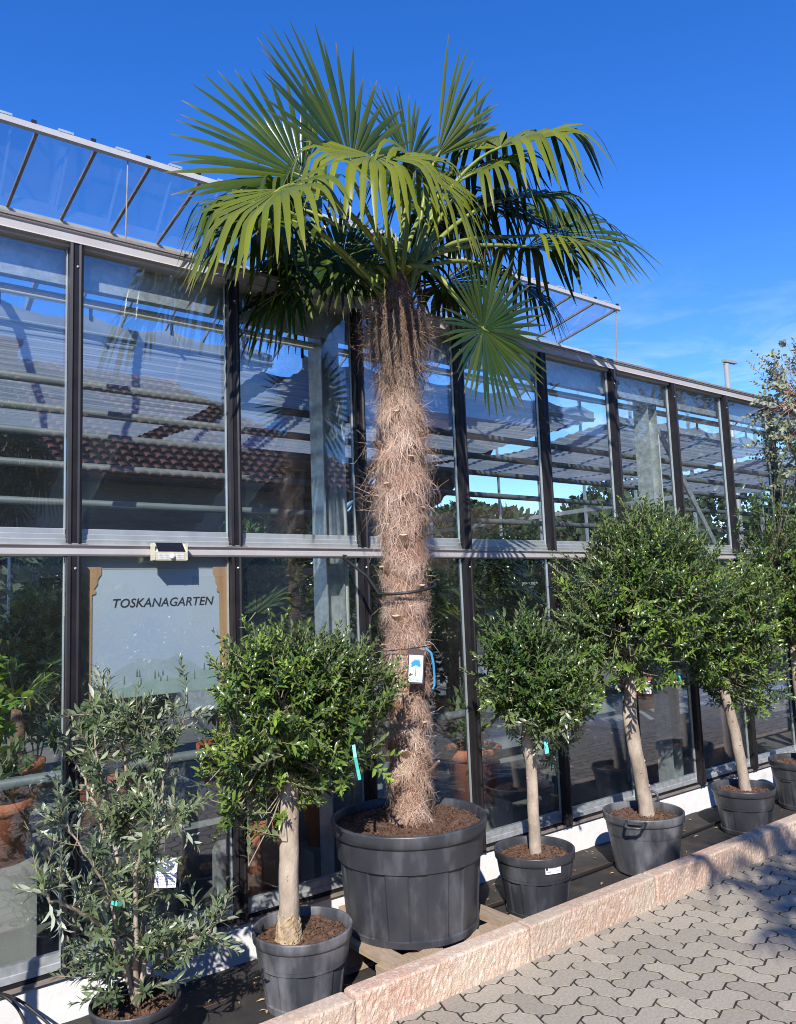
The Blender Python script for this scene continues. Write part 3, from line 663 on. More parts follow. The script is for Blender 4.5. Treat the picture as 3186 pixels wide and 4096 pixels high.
def pot(parent, x, y, z0, zr, rr, rb, style='panel', mt='pot', n=96, npan=14, rot=0):
    h = zr-z0; lip = .045*min(1, h/.36)+.008 if h < .45 else .062
    band = zr-lip-(.075 if h < .45 else .115)
    rad = lambda z: rb+(rr*.935-rb)*(z-z0)/(zr-lip-z0)
    def mod(a, i, z):
        if style != 'panel' or z > band+.001 or z < z0+.03: return 1
        u = ((a+rot)*npan/6.2832) % 2; e = min(u % 1, 1-u % 1)
        s = 1 if u < 1 else 0
        return 1-(.022 if h > .45 else .034)*s*min(1, e/.07)
    zs = [z0, z0+.012, z0+.028, z0+.032]+list(np.linspace(z0+.06, band-.012, 6))+[band-.004, band+.002, band+.012, zr-lip-.02, zr-lip]
    pr = [(rad(z)*(1.012 if z > band else (.985 if style == 'panel' and z > z0+.03 else 1.0)), z) for z in zs]
    if style == 'panel': n = npan*10
    o = MB().lathe(pr, x, y, n, mod).build('pot', mt, parent, smooth=(style != 'panel'))
    r2 = [(rad(zr-lip)*.99, zr-lip-.001), (rr*.968, zr-lip+.001), (rr*.985, zr-lip+.006), (rr*.992, zr-lip*.55), (rr, zr-.008), (rr*.998, zr-.003), (rr*.985, zr), (rr*.955, zr-.001), (rr*.94, zr-.006), (rr*.925, zr-lip), (rr*.905, zr-lip-.05), (rr*.88, zr-lip-.09)]
    MB().lathe(r2, x, y, n, None, cap0=False).build('rim', mt, o, smooth=True)
    fe = MB()
    for k in range(3):
        a = 2.1*k+.4; fe.lathe([(.02, z0-.001), (.02, z0+.002)], x+rb*.6*math.cos(a), y+rb*.6*math.sin(a), 8)
    fe.build('foot', mt, o)
    return o
def strip(name, mt, pts, wdt, label, cat, side=(1, 0, .2), group=None, thick=.0012):
    pts = [np.array(p, float) for p in pts]; sv = nrm(side)*wdt/2; n = len(pts); nn = nrm(np.cross(pts[-1]-pts[0], sv))*thick
    vs = [q for p in pts for q in (p-sv, p+sv)]+[q for p in pts for q in (p-sv+nn, p+sv+nn)]
    fs = [(2*i, 2*i+1, 2*i+3, 2*i+2) for i in range(n-1)]+[(2*n+2*i, 2*n+2*i+2, 2*n+2*i+3, 2*n+2*i+1) for i in range(n-1)]+[(2*i, 2*i+2, 2*n+2*i+2, 2*n+2*i) for i in range(n-1)]+[(2*i+1, 2*n+2*i+1, 2*n+2*i+3, 2*i+3) for i in range(n-1)]
    return tag(MB().add(vs, fs).build(name, mt, recalc=False), label, cat, group)

# ------------------------------------------------------------------ the palm
PX, PYY, PZ0 = 2.283, -.475, .150
pm = thing('potted_palm', (PX, PYY, PZ0), 'tall fan palm with shaggy fibrous trunk in the largest black pot on the pallet', 'palm tree')
rg = np.random.default_rng(11)
pot(pm, PX, PYY, PZ0, .655, .388, .325, 'panel', 'pot', 120, 22)
soil(pm, rg, PX, PYY, .618, .355, 2200)
AX = [(2.30,-.475,.60),(2.30,-.475,1.2),(2.308,-.478,1.67),(2.312,-.48,2.4),(2.315,-.48,2.78),(2.322,-.48,3.16),(2.335,-.48,3.45)]
def axis(z): return np.array([np.interp(z, [a[2] for a in AX], [a[i] for a in AX]) for i in range(2)]+[z])
def trad(z): return float(np.interp(z, [.60,.66,.75,.95,1.25,1.6,2.0,2.35,2.6,2.78,2.88,3.0,3.15,3.3,3.42,3.5], [.120,.102,.100,.104,.107,.109,.113,.119,.116,.092,.080,.096,.108,.090,.064,.05]))
def tier(z, a): 
    u = (z*5.4+a/6.2832*1.0+.35*math.sin(2*a+z*3)) % 1.0
    return u
tb = MB(); nz_, na = 260, 56; vs = []
for i in range(nz_+1):
    z = .60+(3.46-.60)*i/nz_; c = axis(z); 
    for j in range(na):
        a = 6.2832*j/na; u = tier(z, a); r_ = trad(z)*(.74+.30*(1-u)+rg.normal(0, .012)); vs.append((c[0]+r_*math.cos(a), c[1]+r_*math.sin(a), z))
tb.add(vs, [(i*na+j, i*na+(j+1) % na, (i+1)*na+(j+1) % na, (i+1)*na+j) for i in range(nz_) for j in range(na)]+[tuple(nz_*na+j for j in range(na))])
trunk = tb.build('trunk', 'palm_trunk', pm, smooth=True)
# fibres: thin ribbons leaving the trunk, hanging in tiers
def fibres(n, zlo, zhi, lng, out_, swirl, dark, wdt=(.0009, .0022), seed=3, rext=0.0, hug=.75):
    g = np.random.default_rng(seed); a = g.uniform(0, 6.2832, n); V = []; z = g.uniform(zlo, zhi, n)
    ut = np.where(g.random(n) < .5, g.beta(1.2, 4.5, n), g.random(n)); z = z+(ut-(z*5.4+a/6.2832+.35*np.sin(2*a+z*3)) % 1.0)/5.4
    C = np.stack([np.interp(z, [q[2] for q in AX], [q[i] for q in AX]) for i in range(2)]+[z], 1)
    u = (z*5.4+a/6.2832+.35*np.sin(2*a+z*3)) % 1.0
    rr = np.array([trad(q) for q in z])*(.80+.33*(1-u))+rext*g.random(n)
    rad_ = np.stack([np.cos(a), np.sin(a), 0*a], 1); tan_ = np.stack([-np.sin(a), np.cos(a), 0*a], 1)
    p = C+rad_*rr[:, None]; L_ = g.uniform(.4, 1.2, n)*lng
    hang = (g.random(n) < .62).astype(float)
    d = rad_*(g.uniform(.05, .55, n)*out_)[:, None]+tan_*(g.normal(0, swirl, n))[:, None]+np.array([0, 0, 1.])*(np.where(hang > 0, -g.uniform(.5, 1.1, n), g.normal(-.1, .5, n)))[:, None]
    d /= np.linalg.norm(d, axis=1, keepdims=True); k = 5; W_ = g.uniform(*wdt, n); P_ = []; cur = p.copy()
    for s in range(k):
        P_.append(cur.copy()); cur = cur+d*(L_/(k-1))[:, None]
        d = d+np.array([0, 0, -.35])*hang[:, None]+g.normal(0, .34, d.shape)
        rv = cur-C; rv[:, 2] = 0; rl = np.linalg.norm(rv, axis=1, keepdims=True); d = d-(rv/(rl+1e-6))*np.clip(rl-rr[:, None]*1.05, 0, .08)*5
        push = np.clip(rr[:, None]*.98-rl, 0, .1); cur = cur+rv/(rl+1e-6)*push
        rc = (d*rad_).sum(1, keepdims=True); d = d-rad_*np.maximum(rc, 0)*hug
        d /= np.linalg.norm(d, axis=1, keepdims=True)
    side = np.cross(d, rad_); side /= np.linalg.norm(side, axis=1, keepdims=True)+1e-9
    for s in range(k): 
        ww = (W_*(1-.55*s/(k-1))*.5)[:, None]; V += [P_[s]-side*ww, P_[s]+side*ww]
    V = np.stack(V, 1); b = (np.arange(n)*2*k)[:, None]
    q = np.concatenate([b+np.array([[2*s, 2*s+1, 2*s+3, 2*s+2]]) for s in range(k-1)])
    tn = np.clip(dark+g.normal(0, .12, n), 0, 1)
    return V.reshape(-1, 3), q, np.repeat(tn, 2*k)
parts_ = [fibres(24000, .66, 2.78, .062, .40, .75, .10, (.0008, .0019), seed=1), fibres(3800, .80, 2.72, .11, .7, .3, .0, (.001, .0022), seed=2, rext=.008, hug=.35), fibres(1500, 2.72, 2.98, .15, .9, .5, .12, seed=14, rext=.012, hug=.4), fibres(2600, 2.95, 3.3, .16, 1.1, .5, .75, seed=4, rext=.02, hug=.3),
          fibres(2200, 3.04, 3.28, .20, 1.7, .45, .72, (.001, .0022), seed=5, rext=.06, hug=.1), fibres(1500, 2.2, 2.75, .20, 1.3, .35, .0, (.001, .0024), seed=6, rext=.015, hug=.15)]  # high dark values paint the crown's shade into the fibres under the head
off = 0; VV = []; QQ = []; TT = []
for v_, q_, t_ in parts_:
    VV.append(v_); QQ.append(q_+off); TT.append(t_); off += len(v_)
TT = np.concatenate(TT)
tag(link('fibre', npmesh('fibre', np.concatenate(VV), [np.concatenate(QQ)]), 'fibre', pm, False, {'tint': TT, 'dry': TT*0}), kind='stuff')
# cut leaf bases
g = np.random.default_rng(5)
for k in range(40):
    z = .74+k*.050+g.normal(0, .012); a = k*2.3999+.6; c = axis(z); r_ = trad(z)*.93; rd = np.array([math.cos(a), math.sin(a), 0]); tn_ = np.array([-math.sin(a), math.cos(a), 0])
    L_ = g.uniform(.055, .09); d = nrm(rd*.8+np.array([0, 0, .8])+tn_*g.normal(0, .2)); b0 = c+rd*r_*.9; w0 = g.uniform(.017, .025); th_ = .0065; nn = nrm(np.cross(tn_, d))
    sec = lambda o, w_, t_: [o-tn_*w_-nn*t_*.2, o-tn_*w_*.4+nn*t_, o+tn_*w_*.4+nn*t_, o+tn_*w_-nn*t_*.2, o-nn*t_*.9]
    A = sec(b0, w0*1.5, th_*1.4); B = sec(b0+d*L_, w0, th_); n5 = 5
    st = MB().add(A+B, [(i, (i+1) % 5, (i+1) % 5+5, i+5) for i in range(5)]).build('leaf_stub', 'stub', pm)
    MB().add([p+d*.0006 for p in B]+[p-d*.001 for p in B], [(0,1,2,3,4), (9,8,7,6,5)]+[(i, i+5, (i+1) % 5+5, (i+1) % 5) for i in range(5)]).build('cut_face', 'stub_cut', st)
# fan fronds
CB = np.array([2.335, -.48, 3.40])
def frond_mesh(rg, hub, ax_, nv, Rr, nseg, spread, droop, bright, joined=.46, lenf=.25, cup=.10):
    ax_ = nrm(ax_); nv = nrm(nv-ax_*(nv@ax_)); sd = np.cross(ax_, nv); V = []; F = []; T = []; DR = []
    st = np.array([.035, .2, .36, joined, .56, .66, .75, .84, .93, 1.0]); dth = 2*spread/(nseg-1); G = np.array([0, 0, -1.])
    for i in range(nseg):
        th = -spread+dth*i+rg.normal(0, dth*.10); c, s = math.cos(th), math.sin(th); L_ = Rr*(1-lenf*(abs(th)/2.6)**1.5)*rg.uniform(.93, 1.05)
        d0 = nrm(ax_*c+sd*s+nv*(cup*(1-c)+rg.normal(0, .025))); lat = nrm(np.cross(nv, d0)); dr = droop*rg.uniform(.55, 1.35)+rg.choice([0, 0, 0, .5])*min(1, droop*2); kink = rg.uniform(.40, .56); brk = rg.random() < .5*min(1, droop*1.2)
        p = hub+d0*st[0]*L_; prev = st[0]; b = len(V); tt = rg.normal(0, .10); dryt = rg.choice([0, .5, 1.0], p=[.45, .35, .2])
        for q, sv in enumerate(st):
            e = max(0, (sv-kink))/(.16 if brk else .42); e = min(1, e); e = e*e*(3-2*e)
            dd = nrm(d0+G*dr*e*2.0); p = p+dd*(sv-prev)*L_ if q else p; prev = sv
            hw = sv*L_*math.tan(dth/2)*1.03 if sv <= joined+.001 else joined*L_*math.tan(dth/2)*max(.05, 1.0-.14*min(1, (sv-joined)/.10)-.83*((sv-joined)/(1.0-joined))**2.4)
            up = nrm(np.cross(dd, lat)); up = up if up@nv > 0 or True else -up
            fo = hw*.55*(1 if sv <= joined else .8)
            V += [p-lat*hw-nv*0, p+nv*fo*(.9 if sv <= joined else .5)-up*0, p+lat*hw]
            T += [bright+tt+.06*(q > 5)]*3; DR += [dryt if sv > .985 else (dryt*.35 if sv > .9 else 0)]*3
        for q in range(len(st)-1):
            o = b+3*q; F += [(o, o+3, o+4, o+1), (o+1, o+4, o+5, o+2)]
    return np.array(V), np.array(F), np.clip(T, 0, 1), np.array(DR)
def frond(parent, rg, hub, tip, nv, Rr, spread, droop, bright=.25, nseg=38, base=None, sag=.0, lenf=.25):
    hub = np.array(hub, float); ax_ = nrm(np.array(tip, float)-hub)
    V, F, T, DR = frond_mesh(rg, hub, ax_, np.array(nv, float), Rr, nseg, R(spread), droop, bright, lenf=lenf)
    o = link('frond', npmesh('frond', V, [F]), 'palm_leaf', parent, False, {'tint': T, 'dry': DR})
    hd = hub-CB; a = math.atan2(hd[1], hd[0]); b0 = (CB+np.array([math.cos(a)*.035, math.sin(a)*.035, rg.uniform(-.16, .08)])) if base is None else np.array(base, float)
    d0 = nrm(np.array([math.cos(a)*.35, math.sin(a)*.35, 1])+nrm(hd)*.9); l = np.linalg.norm(hub-b0); t = np.linspace(0, 1, 12)[:, None]
    P1, P2 = b0+d0*l*.38, hub-ax_*l*.28; pts = (1-t)**3*b0+3*t*(1-t)**2*P1+3*t*t*(1-t)*P2+t**3*hub
    pts = np.concatenate([pts, [hub+ax_*.05]])
    MB().tube(pts, np.concatenate([np.linspace(.017, .0075, 12), [.003]]), 7).build('petiole', 'petiole', o, smooth=True, recalc=False)
    return o
TC = np.array([-.55, -.75, .25])
FR = [ # hub px py Y      tip px py Y          normal            R   spread droop bright (sunlit look painted as a lighter tint)
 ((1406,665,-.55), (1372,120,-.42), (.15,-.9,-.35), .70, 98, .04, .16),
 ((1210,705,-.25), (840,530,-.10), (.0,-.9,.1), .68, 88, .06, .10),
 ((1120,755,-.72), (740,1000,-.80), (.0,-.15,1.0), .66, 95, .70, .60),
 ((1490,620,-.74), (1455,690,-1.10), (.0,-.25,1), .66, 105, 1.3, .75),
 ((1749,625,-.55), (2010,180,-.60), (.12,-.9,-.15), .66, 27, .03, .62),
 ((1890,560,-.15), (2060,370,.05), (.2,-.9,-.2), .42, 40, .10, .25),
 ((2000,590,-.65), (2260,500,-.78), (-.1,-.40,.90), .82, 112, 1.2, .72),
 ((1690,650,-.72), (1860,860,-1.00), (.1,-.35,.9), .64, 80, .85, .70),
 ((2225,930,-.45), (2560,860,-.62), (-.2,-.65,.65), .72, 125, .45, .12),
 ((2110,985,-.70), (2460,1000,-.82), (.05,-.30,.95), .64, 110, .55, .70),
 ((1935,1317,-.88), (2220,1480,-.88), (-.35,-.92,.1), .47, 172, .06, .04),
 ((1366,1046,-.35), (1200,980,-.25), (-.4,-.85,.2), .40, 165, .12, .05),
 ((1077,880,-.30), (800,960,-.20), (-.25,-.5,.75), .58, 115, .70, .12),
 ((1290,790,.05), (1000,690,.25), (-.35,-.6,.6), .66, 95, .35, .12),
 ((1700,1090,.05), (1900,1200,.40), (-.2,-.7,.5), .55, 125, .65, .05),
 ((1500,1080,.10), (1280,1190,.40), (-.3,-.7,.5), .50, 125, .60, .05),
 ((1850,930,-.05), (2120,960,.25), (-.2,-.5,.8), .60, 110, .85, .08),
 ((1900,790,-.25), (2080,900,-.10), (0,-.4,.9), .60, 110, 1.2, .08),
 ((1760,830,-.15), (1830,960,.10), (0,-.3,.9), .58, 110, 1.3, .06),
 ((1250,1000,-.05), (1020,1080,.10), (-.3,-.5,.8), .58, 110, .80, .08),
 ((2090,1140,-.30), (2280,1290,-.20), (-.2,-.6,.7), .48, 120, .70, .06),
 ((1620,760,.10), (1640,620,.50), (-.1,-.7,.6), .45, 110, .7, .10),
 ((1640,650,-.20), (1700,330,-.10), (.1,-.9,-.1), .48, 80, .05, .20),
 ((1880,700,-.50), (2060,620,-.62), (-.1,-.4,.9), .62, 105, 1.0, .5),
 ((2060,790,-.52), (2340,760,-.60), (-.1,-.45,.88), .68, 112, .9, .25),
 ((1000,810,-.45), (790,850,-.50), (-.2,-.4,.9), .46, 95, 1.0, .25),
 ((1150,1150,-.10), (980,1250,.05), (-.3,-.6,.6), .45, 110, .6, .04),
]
rgf = np.random.default_rng(23)
for h, t, nv, Rr, sp, dr, br in FR:
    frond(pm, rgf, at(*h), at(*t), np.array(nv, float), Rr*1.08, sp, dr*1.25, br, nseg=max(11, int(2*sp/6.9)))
for k in range(5):          # older fronds on the shaded far side of the head
    a = .15+2.85*(k+.5)/5+rgf.normal(0, .12); e = rgf.uniform(-.45, .35); d = np.array([math.cos(a)*math.cos(e), math.sin(a)*math.cos(e), math.sin(e)]); hub = CB+np.array([0, 0, .12+.25*rgf.random()])+d*rgf.uniform(.36, .60)
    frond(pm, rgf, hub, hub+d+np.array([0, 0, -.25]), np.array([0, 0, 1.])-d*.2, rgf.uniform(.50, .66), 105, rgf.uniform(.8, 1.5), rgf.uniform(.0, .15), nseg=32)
sp_ = MB()
for k in range(7):
    a = k*.9; p0 = CB+np.array([math.cos(a)*.02, math.sin(a)*.02, 0]); p1 = CB+np.array([math.cos(a)*.05, math.sin(a)*.05, rgf.uniform(.25, .42)])
    sp_.tube([p0, (p0+p1)/2+np.array([0, 0, .02]), p1], [.016, .012, .004], 6)
sp_.build('spear_leaves', 'petiole', pm, smooth=True)
# tie strap from the wall hook round the trunk, hook, label card with ribbon
stp = thing('tie_strap', (2.26,-.2,1.9), 'black rubber strap tying the palm trunk to the greenhouse rail', 'strap')
cz = 1.79
ring = [(axis(cz)[0]+.158*math.cos(a), axis(cz)[1]+.158*math.sin(a), cz-.012+.030*math.cos(a-.5)) for a in np.linspace(2.75, 2.75+6.283, 40)]
MB().tube([(2.222,-.055,1.955), (2.20,-.18,1.91), (2.175,-.34,1.845)]+ring[2:-2]+[(2.19,-.30,1.85), (2.205,-.18,1.905), (2.226,-.06,1.952)], .0075, 8).build('strap', 'tube_black', stp, smooth=True)
MB().tube([(2.222,-.045,1.975), (2.222,-.075,1.972), (2.222,-.082,1.955), (2.222,-.065,1.948)], .005, 8).build('hook', 'bronze', stp, smooth=True)
def card(name, label, c, wd, hg, rot, border, title=None, lines=(), tree=False, paper='paper', ink='ink_grey'):
    t = thing(name, (0, 0, 0), label, 'plant tag'); n0 = t.name
    MB().box(-wd/2, wd/2, 0, .0012, -hg/2, hg/2).build('laminate', 'laminate' if border else 'white_plastic', t)
    MB().box(-wd/2+.006, wd/2-.006, -.0009, -.0003, -hg/2+.008, hg/2-(.028 if tree else .008)).build('paper', paper, t)
    if tree:
        b = MB(); cx, cz_ = 0, .008
        for k in range(26):
            a = -.4+k*(3.94)/25; l = hg*.23*random.uniform(.7, 1.1); d = np.array([math.cos(a), math.sin(a)]); nn = np.array([-d[1], d[0]])*.0022
            b.prism([(cx, cz_), (cx+d[0]*l*.5+nn[0], cz_+d[1]*l*.5+nn[1]), (cx+d[0]*l, cz_+d[1]*l), (cx+d[0]*l*.5-nn[0], cz_+d[1]*l*.5-nn[1])], 1, -.0016-k*.00002, -.0012)
        b.prism([(-.003, -.045), (.004, -.045), (.002, .008), (-.002, .008)], 1, -.0016, -.0011)
        b.build('printed_palm', 'ink_blue', t); text('Trachycarpus', .0165, (0, -.0014, -hg/2+.014), (R(90), 0, 0), 'ink_blue', t)
    if title: text(title, .012, (0, -.0014, hg/2-.034), (R(90), 0, 0), 'ink_black', t)
    for k, ln in enumerate(lines): text(ln, .0068, (0, -.0014, hg/2-.056-k*.010), (R(90), 0, 0), ink, t)
    t.location = c; t.rotation_euler = rot; return t
c = axis(1.40)
card('palm_tag', 'white card with blue palm drawing tied to the shaggy palm trunk', (c[0]-.072, c[1]-.165, 1.392), .088, .165, (R(-3), R(7), R(-12)), True, tree=True)
MB_t = MB().tube([(axis(1.475)[0]+.148*math.cos(a), axis(1.475)[1]+.148*math.sin(a), 1.478+.012*math.cos(a+.5)) for a in np.linspace(0, 6.283, 40)], .0028, 6, cap=False)
tag(MB_t.build('trunk_string', 'tube_black', smooth=True), 'thin dark string around the palm trunk above its card', 'string')
rb_ = [(c[0]-.005, c[1]-.165, 1.475), (c[0]+.022, c[1]-.172, 1.452), (c[0]+.034, c[1]-.172, 1.40), (c[0]+.040, c[1]-.168, 1.34), (c[0]+.034, c[1]-.172, 1.295), (c[0]+.018, c[1]-.178, 1.278)]
strip('blue_ribbon', 'ribbon_blue', rb_, .013, 'bright blue ribbon hanging beside the palm drawing card', 'ribbon')
# pallet under the palm
pt = thing('pallet', (2.3,-.45,0), 'weathered wooden pallet under the largest black pot', 'pallet')
for x in (1.965, 2.17, 2.40, 2.63):
    MB().box(x-.05, x+.05, -.775, -.06, .126, .1495).build('deck_board', 'wood', pt)
for y in (-.735, -.42, -.11):
    MB().box(1.90, 2.74, y-.045, y+.045, .104, .1255).build('stringer_board', 'wood', pt)
    for x in (1.95, 2.32, 2.69):
        MB().box(x-.05, x+.05, y-.04, y+.04, .0305, .1035).build('block', 'wood', pt)
    MB().box(1.90, 2.74, y-.045, y+.045, .010, .030).build('base_board', 'wood', pt)

# ------------------------------------------------------------------ potted trees along the facade
def potted(name, label, cat, x, y, zr, rr, rb, style, pmt, trunk_pts, trunk_r, cc, crad, nsh, ll, lw, leaf, seed, group=None, tips=.4, slen=(.10, .2), gap=.016, npan=14, bark='bark', z0=.012, nl=9, shell=.5):
    g = np.random.default_rng(seed); t = thing(name, (x, y, z0), label, cat, group)
    pot(t, x, y, z0, zr, rr, rb, style, pmt, 84, npan, seed)
    soil(t, g, x, y, zr-.045, rr*.905, 600)
    bark_trunk(t, g, trunk_pts, trunk_r, bark)
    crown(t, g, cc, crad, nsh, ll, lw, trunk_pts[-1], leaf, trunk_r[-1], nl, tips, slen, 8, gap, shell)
    return t
OG = 'potted olive trees along the greenhouse'
T1 = potted('potted_olive_tree', 'olive tree with thick pale trunk in dusty ribbed pot, left of the palm', 'olive tree', 1.625, -.54, .325, .219, .165, 'panel', 'pot_dusty',
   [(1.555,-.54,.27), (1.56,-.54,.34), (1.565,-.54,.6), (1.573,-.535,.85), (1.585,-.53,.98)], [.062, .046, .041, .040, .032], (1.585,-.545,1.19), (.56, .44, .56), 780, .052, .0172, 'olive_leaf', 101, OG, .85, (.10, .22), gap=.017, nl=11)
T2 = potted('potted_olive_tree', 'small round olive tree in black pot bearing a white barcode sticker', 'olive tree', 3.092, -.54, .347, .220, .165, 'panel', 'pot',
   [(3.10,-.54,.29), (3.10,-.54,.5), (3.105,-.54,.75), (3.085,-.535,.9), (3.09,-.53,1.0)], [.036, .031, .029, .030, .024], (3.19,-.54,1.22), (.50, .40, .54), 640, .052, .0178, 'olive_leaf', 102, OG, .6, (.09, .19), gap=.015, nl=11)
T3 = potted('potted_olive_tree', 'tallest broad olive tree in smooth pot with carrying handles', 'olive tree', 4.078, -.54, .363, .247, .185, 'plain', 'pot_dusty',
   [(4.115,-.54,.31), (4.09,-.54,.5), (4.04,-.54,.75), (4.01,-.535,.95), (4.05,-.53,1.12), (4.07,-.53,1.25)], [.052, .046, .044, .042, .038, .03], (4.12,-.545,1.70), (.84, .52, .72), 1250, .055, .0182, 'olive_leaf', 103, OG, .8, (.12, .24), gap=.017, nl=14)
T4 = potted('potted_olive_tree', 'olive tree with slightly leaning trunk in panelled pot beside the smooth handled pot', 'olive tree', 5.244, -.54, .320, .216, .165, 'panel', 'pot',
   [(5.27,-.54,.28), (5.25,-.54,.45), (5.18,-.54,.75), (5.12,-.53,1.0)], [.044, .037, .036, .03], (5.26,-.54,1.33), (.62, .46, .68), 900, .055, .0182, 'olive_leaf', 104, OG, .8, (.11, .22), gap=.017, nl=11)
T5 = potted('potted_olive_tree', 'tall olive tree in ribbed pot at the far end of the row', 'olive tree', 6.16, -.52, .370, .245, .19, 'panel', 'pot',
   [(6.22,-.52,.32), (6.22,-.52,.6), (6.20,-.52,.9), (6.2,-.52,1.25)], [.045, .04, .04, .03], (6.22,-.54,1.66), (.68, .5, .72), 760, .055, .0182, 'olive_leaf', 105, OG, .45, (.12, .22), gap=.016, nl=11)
# handles of the smooth pot
for a, fold in ((.45, 1), (.45+math.pi, -1)):
    c_, s_ = math.cos(a), math.sin(a); rr_ = .245; tx = np.array([-s_, c_, 0]); o_ = np.array([4.078+c_*rr_, -.54+s_*rr_, .352]); rd = np.array([c_, s_, 0])
    upv = np.array([0, 0, 1.]) if fold > 0 else nrm(rd*1.0+np.array([0, 0, -.25]))
    P_ = [o_-tx*.055, o_-tx*.048+upv*.055+rd*.01, o_-tx*.03+upv*.068+rd*.012, o_+tx*.03+upv*.068+rd*.012, o_+tx*.048+upv*.055+rd*.01, o_+tx*.055]
    MB().tube(P_, .0085, 8).build('handle', 'pot', [q for q in T3.children if q.name.startswith('pot')][0], smooth=True)
    if fold < 0: MB().add([o_-tx*.07, o_+tx*.07, o_+tx*.06+upv*.035, o_-tx*.06+upv*.035], [(0,1,2,3)]).build('handle_flange', 'pot', [q for q in T3.children if q.name.startswith('pot')][0])
# rough graft at the foot of the thick trunk
g = np.random.default_rng(9); bb = MB(); vs = []; nn = 36
for i in range(14):
    z = .272+.112*i/13
    for j in range(nn):
        a = 6.2832*j/nn; zt = z+(.022*math.sin(3*a+1)+.014*math.sin(7*a))*(i/13)**2; r_ = (.066-.020*(i/13)**.7)*(1 if i < 13 else .9)+g.normal(0, .0017)+.002*math.sin(9*a+i*.6)
        vs.append((1.557+r_*math.cos(a), -.54+r_*math.sin(a), zt))
bb.add(vs, [(i*nn+j, i*nn+(j+1) % nn, (i+1)*nn+(j+1) % nn, (i+1)*nn+j) for i in range(13) for j in range(nn)]); bb.build('rough_bark', 'bark_rough', T1)
# young bushy olive in the low round pot
g = np.random.default_rng(55); BX, BY = .905, -.50
T0 = thing('potted_olive_bush', (BX, BY, .012), 'sparse grey-leaved young olive bush in low round black pot', 'olive bush')
pot(T0, BX, BY, .012, .235, .170, .135, 'plain', 'pot', 72)
soil(T0, g, BX, BY, .185, .152, 500)
B0 = np.array([BX+.005, BY, .18]); acc = [[] for _ in range(6)]; tw = []; stems = MB()
def zz(dx, dy, Y): return atd(dx, dy, Y)
paths = [[B0, zz(265,1940,-.5), zz(245,1800,-.46), zz(228,1690,-.44), zz(200,1600,-.42), zz(200,1500,-.42)],
         [B0, zz(300,1960,-.5), zz(330,1850,-.52), zz(345,1700,-.52), zz(350,1640,-.52), zz(395,1540,-.52), zz(400,1480,-.52)],
         [B0, zz(255,1930,-.44), zz(230,1780,-.34), zz(170,1640,-.30), zz(120,1560,-.30)],
         [B0, zz(290,1950,-.46), zz(270,1800,-.4), zz(275,1650,-.4), zz(240,1520,-.38), zz(225,1475,-.38)],
         [B0, zz(240,1990,-.55), zz(180,1950,-.66), zz(110,1920,-.72), zz(85,1890,-.74)],
         [B0, zz(310,2010,-.55), zz(380,2010,-.64), zz(440,1990,-.68), zz(470,1960,-.70)],
         [B0, zz(290,1900,-.6), zz(300,1800,-.66), zz(360,1760,-.7), zz(400,1730,-.7)],
         [B0, zz(230,1900,-.58), zz(170,1800,-.64), zz(130,1740,-.66)],
         [zz(345,1700,-.52), zz(300,1720,-.5), zz(280,1760,-.48), zz(250,1780,-.5)],
         [zz(350,1640,-.52), zz(320,1600,-.5), zz(300,1560,-.48), zz(290,1530,-.46)]]
for pth in paths:
    P = np.array(pth); t = np.linspace(0, 1, len(P)); tt = np.linspace(0, 1, 22); Q = np.stack([np.interp(tt, t, P[:, i]) for i in range(3)], 1)
    for _ in range(2): Q[1:-1] = (Q[:-2]+2*Q[1:-1]+Q[2:])/4
    Q[1:-1] += g.normal(0, .004, (20, 3))
    stems.tube(Q, np.linspace(.011 if len(pth) > 4 else .007, .0022, 22), 7)
    for k in range(4, 22):
        nn = 1 if k < 8 or g.random() < .5 else 2
        for _ in range(nn):
            d = nrm(rvec(g)+np.array([0, 0, .35])+(Q[k]-Q[k-1])*4); L_ = g.uniform(.09, .21)*(1 if k < 17 else .75)
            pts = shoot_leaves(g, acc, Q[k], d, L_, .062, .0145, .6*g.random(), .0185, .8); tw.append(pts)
for k in range(44):      # skirt of low shoots over the pot
    a = g.uniform(0, 6.28); p = B0+np.array([math.cos(a)*.05, math.sin(a)*.05, g.uniform(.05, .3)]); d = nrm(np.array([math.cos(a), math.sin(a), g.uniform(-.1, .5)]))
    pts = shoot_leaves(g, acc, p, d, g.uniform(.14, .26), .064, .0145, .4*g.random(), .0185, .8); tw.append(pts)
me, at_ = leaves_mesh('crown', *flat(acc)); o = tag(link('crown', me, 'olive_leaf_grey', T0, False, at_), kind='stuff'); tubes_np('twigs', tw, .0026, .001, 'twig', o)
stems.build('stems', 'bark', T0, smooth=True)
# bright leafy citrus at the left edge
g = np.random.default_rng(77)
T6 = thing('potted_citrus', (.10,-.60,.012), 'bright green glossy-leaved citrus tree in terracotta pot at the end of the row', 'citrus tree')
pot(T6, .10, -.60, .012, .36, .20, .14, 'plain', 'terracotta', 64); soil(T6, g, .10, -.60, .32, .178, 200)
bark_trunk(T6, g, [(.10,-.60,.30), (.10,-.6,.6), (.11,-.6,1.0)], [.022, .02, .016])
crown(T6, g, (.16,-.60,1.36), (.25,.24,.40), 170, .085, .036, (.11,-.6,1.0), 'citrus_leaf', .016, 8, .6, (.12, .24), 6, .03, .45)
